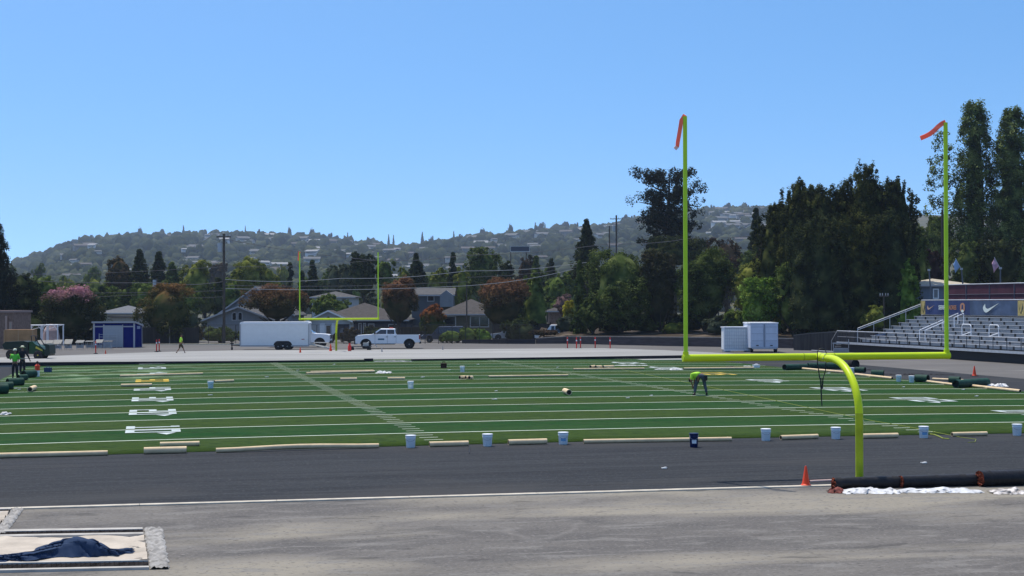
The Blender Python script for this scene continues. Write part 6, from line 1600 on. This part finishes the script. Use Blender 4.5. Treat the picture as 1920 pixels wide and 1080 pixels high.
# skyline trees, one by one
sk = [(84, 468, 5, 'r'), (152, 443, 6, 'r'), (175, 440, 9, 'r'), (222, 439, 7, 'r'), (242, 434, 6, 'r'), (262, 430, 6, 'c'), (301, 429, 9, 'r'), (344, 424, 6, 'k'), (362, 433, 10, 'r'), (380, 430, 9, 'r'), (402, 433, 8, 'r'), (460, 425, 4, 'k'), (487, 430, 6, 'r'), (543, 430, 5, 'c'), (567, 437, 10, 'r'), (586, 433, 8, 'c'), (618, 437, 9, 'r'), (634, 442, 10, 'r'), (652, 438, 5, 'k'), (690, 445, 8, 'r'), (729, 442, 5, 'k'), (738, 443, 5, 'k'), (792, 438, 7, 'k'), (808, 443, 6, 'r'), (851, 436, 5, 'k'), (868, 440, 9, 'r'), (905, 433, 8, 'c'), (925, 436, 12, 'r'), (958, 426, 7, 'c'), (980, 437, 12, 'r'), (1004, 420, 6, 'k'), (1014, 418, 10, 'r'), (1022, 421, 5, 'k'), (1055, 417, 14, 'r'), (1078, 419, 10, 'r'), (1170, 404, 8, 'r'), (1184, 405, 10, 'r'), (1202, 406, 10, 'r'), (1340, 386, 10, 'r'), (1368, 383, 13, 'r'), (1392, 382, 11, 'r'), (1405, 385, 9, 'r'), (1445, 388, 10, 'r'), (1112, 424, 9, 'r'), (1135, 420, 9, 'r')]
LH = leafmat("ridge_leaves", (.014, .020, .014), (.034, .042, .028), (.06, .065, .045), sc=.12, trans=0)
pr = {}
for x, yt, hw, k in sk:
    D = RH-20; zg = hill_z(x, D)-3; H = ZD(yt, D)-zg; R = hw/FPX*D
    kk = {'r': 'round', 'c': 'column', 'k': 'cone'}[k]
    if k not in pr:
        r_ = np.random.RandomState(77+ord(k)); c, rc = crown_clumps(kk, 1.0, .15, 1.0, 120, r_); 
        t = thing("ridge_tree", {'r': "round tree standing out on the skyline of the far hill", 'c': "tall oval tree standing out on the skyline of the far hill", 'k': "pointed conifer standing out on the skyline of the far hill"}[k], "tree", (0, 0, 0), 0, "trees on the skyline of the far hill")
        V, Q = leaf_quads(c*np.array([1, 1, 1]), np.maximum(rc, .1)*np.ones(len(c)), 14, .22, r_); V2, Q2 = core_mesh(kk, 1, .15, 1.0, r_, f=.75)
        npmesh("crown", np.r_[V, V2], np.r_[Q, Q2+len(V)], LH, t); MB().tube([(0, 0, -.2), (0, 0, .6)], [.08, .03], 6).build("trunk", m_bark, t)
        pr[k] = t; o = t
    else: o = dup(pr[k], (0, 0, 0), rg.uniform(0, 6.28))
    o.location = (XD(x, D), D, zg); o.scale = (R, R, H)
# houses on the hill
hm = [(mat("hill_wall_cream", (.46, .44, .40), .8), mat("hill_roof_grey", (.11, .11, .11), .8), "cream-walled house with a grey roof on the wooded hill"),
      (mat("hill_wall_white", (.62, .62, .62), .8), mat("hill_roof_pale", (.24, .24, .24), .7), "white house with a pale roof on the wooded hill"),
      (mat("hill_wall_brown", (.20, .17, .14), .8), mat("hill_roof_brown", (.08, .07, .065), .8), "brown house with a dark roof on the wooded hill")]
hp = []
for wm, rm, lab in hm:
    t = thing("hill_house", lab, "house", (0, 0, 0), 0, "houses scattered over the far hill")
    MB().b2(-7, 7, 0, 8, -4, 3.4).build("wall", wm, t)
    MB().prism([(-1, 3.2), (4, 5.4), (9, 3.2)], -7.6, 7.6, 'x').build("roof", rm, t)
    mb = MB()
    mb.b2(-5.5, 5.5, -.06, -.01, .9, 2.2)
    mb.build("window_band", darkglass, t)
    hp.append(t)
# clear the crowns that would stand right in front of a house by seating houses a little proud of the wood
rh = random.Random(9); used = [False]*3; ht = 0
zones = [(120, 230, .45, .7, 5), (130, 330, .12, .45, 14), (180, 420, .75, .97, 10), (340, 480, .3, .95, 20), (480, 780, .3, .96, 48), (780, 960, .3, .95, 26), (960, 1200, .3, .95, 26), (1330, 1440, .35, .93, 30), (150, 900, .05, .3, 22)]
for x0, x1, t0_, t1_, n in zones:
    for _ in range(int(n*1.35)):
        x = rh.uniform(x0, x1); D = R0_+rh.uniform(t0_, t1_)*(RH-R0_); k = rh.choice([0, 0, 1, 2]); s_ = rh.uniform(.45, 1.0)*(.75+.85*(D-R0_)/(RH-R0_))
        loc = (XD(x, D), D, hill_z(x, D)+6.5+4*(D-R0_)/(RH-R0_)+rh.uniform(-1, 1.5)); rz = rh.uniform(-.6, .6)
        if not used[k]: hp[k].location = loc; hp[k].rotation_euler = (0, 0, rz); used[k] = True; hp[k].scale = (s_,)*3
        else: dup(hp[k], loc, rz).scale = (s_, s_, rh.uniform(.7, 1.0)*s_)
# flat-roofed block on the skyline and a framed hoarding on the slope
D = RH-60
t = thing("apartment_block", "flat-roofed pale block on the skyline left of the tall cedars", "building", (XD(1410, D), D, hill_z(1420, D)-3), 0)
MB().b2(0, XD(1431, D)-XD(1410, D), 0, 12, 0, ZD(388, D)-hill_z(1420, D)+3).build("wall", mat("block_grey", (.38, .38, .37), .8), t)
MB().b2(-.6, XD(1431, D)-XD(1410, D)+.6, -.6, 12.6, ZD(388, D)-hill_z(1420, D)+3.01, ZD(387, D)-hill_z(1420, D)+3.3).build("roof", mat("hill_roof_grey", (.11, .11, .11), .8), t)
D = 420; t = thing("hoarding", "dark framed hoarding on posts standing before the hill", "hoarding", (XD(957, D), D, 0), 0); w = XD(993.5, D)-XD(957, D)
MB().b2(.15, w-.15, -.03, .1, ZD(471, D), ZD(462.5, D)).build("panel", mat("hoarding_blue", (.06, .07, .10), .7), t)
mb = MB(); z0, z1 = ZD(472.5, D), ZD(461, D); mb.b2(0, w, -.2, .2, z1-.2, z1); mb.b2(0, w, -.2, .2, z0, z0+.2); mb.b2(0, .15, -.2, .2, z0+.2, z1-.2); mb.b2(w-.15, w, -.2, .2, z0+.2, z1-.2); mb.build("frame", trimg, t)
for x in (0.1, w-.9): MB().cyl((x, 0, 0), (x, 0, z0), .12, n=8).build("post", m_bark, t)

# ------------------------------------------------------------------ utility poles and cables
m_pole = mat("pole_wood", (.075, .062, .052), .9, var=.2, scale=3); m_cable = mat("cable_grey", (.10, .10, .11), .5); m_cableb = mat("cable_pale", (.26, .27, .27), .4)
def pole(x, ytop, D, label, r=.15, arms=(), tr=(), lean=0):
    t = thing("utility_pole", label, "utility pole", (XD(x, D), D, 0), 0); z = ZD(ytop, D)
    MB().tube([(0, 0, 0), (lean, 0, z)], [r, r*.75], 10).build("pole", m_pole, t)
    for (y, w) in arms: MB().box((lean, -.12, ZD(y, D)), (w, .12, .14)).build("crossarm", m_pole, t); [MB().cyl((lean+sx*w/2*.85, -.12, ZD(y, D)+.07), (lean+sx*w/2*.85, -.12, ZD(y, D)+.3), .05, n=6).build("insulator", trimg, t) for sx in (-1, -.4, .4, 1)]
    for (dx, y) in tr: MB().cyl((dx, -.1, ZD(y, D)-.55), (dx, -.1, ZD(y, D)+.45), .26, n=12).build("transformer", steel, t)
    return t
pole(420, 437, 182, "tall utility pole with a transformer left of the white box trailer", .17, [(443, 1.6)], [(-.42, 462)])
pole(875, 532, 196, "short dark pole in front of the olive house", .10)
pole(294, 520, 235, "utility pole with a grey transformer above the orange-flushed tree", .14, [], [(-.3, 529)])
pole(1156, 404, 330, "taller of the two utility poles on the hill's middle", .22, [(411, 2.6)], [(-.5, 428)])
pole(1143, 424, 345, "shorter of the two utility poles on the hill's middle", .18)
pole(1767, 395, 205, "dark pole hidden behind the near right upright", .14)
pole(1657, 556, 160, "short dark pole in the shade left of the bleachers", .09, [(557, .9)])
pole(1646, 525, 178, "thin pole in front of the cedars", .06)
def cable(pts, D, label, r=.022, sag=.3):
    P = []
    for (x0, y0), (x1, y1) in zip(pts[:-1], pts[1:]):
        for k in range(9):
            s_ = k/8; P.append(Wd(x0+(x1-x0)*s_, y0+(y1-y0)*s_, D)-Vector((0, 0, sag*math.sin(math.pi*s_))))
    P = [p for i, p in enumerate(P) if i == 0 or (p-P[i-1]).length > .01]
    c = P[0]; o = MB().tube([p-c for p in P], r, 5).build("overhead_cable", m_cableb if r > .0325 and r < .034 else m_cable); o.location = c; tag(o, label, "cable", "overhead cables")
cable([(420, 524), (640, 522), (875, 508), (1100, 492)], 190, "thick cable running right from the tall pole above the white trailer", .033)
cable([(420, 541), (875, 536), (1075, 505)], 190, "lower thick cable running right from the tall pole", .033)
cable([(420, 535), (875, 528)], 192, "thin cable between the two thick ones")
cable([(-60, 518), (294, 530), (420, 528)], 190, "cable from the left edge to the tall pole", .035)
cable([(-60, 544), (420, 545)], 191, "lower cable from the left edge to the tall pole")
cable([(-60, 515), (420, 500), (700, 488)], 193, "upper thin cable crossing the far left upright")
cable([(-60, 556), (294, 551), (420, 556)], 194, "lowest cable from the left edge to the tall pole", .02)
cable([(420, 448), (700, 488), (870, 479), (1143, 457), (1300, 446), (1470, 434)], 215, "long thin cable rising towards the flat-topped pine", .035)
cable([(875, 520), (1100, 498)], 194, "thin cable crossing the rust trees")
cable([(1700, 395), (1775, 386), (1830, 392)], 205, "thin dark cable by the sparse poplar", .02)
# ------------------------------------------------------------------ air
hz = MB().b2(-3600, 3600, -320, 4100, -1.1, 280).build("haze", bpy.data.materials.new("haze_air")); struct(hz, 'stuff')
hm_ = bpy.data.materials["haze_air"]; hm_.use_nodes = True; n = hm_.node_tree.nodes; n.remove(n["Principled BSDF"])
vol = n.new("ShaderNodeVolumePrincipled"); vol.inputs["Color"].default_value = (.66, .80, 1, 1); vol.inputs["Density"].default_value = .000095; vol.inputs["Anisotropy"].default_value = .2
hm_.node_tree.links.new(vol.outputs[0], n["Material Output"].inputs["Volume"])
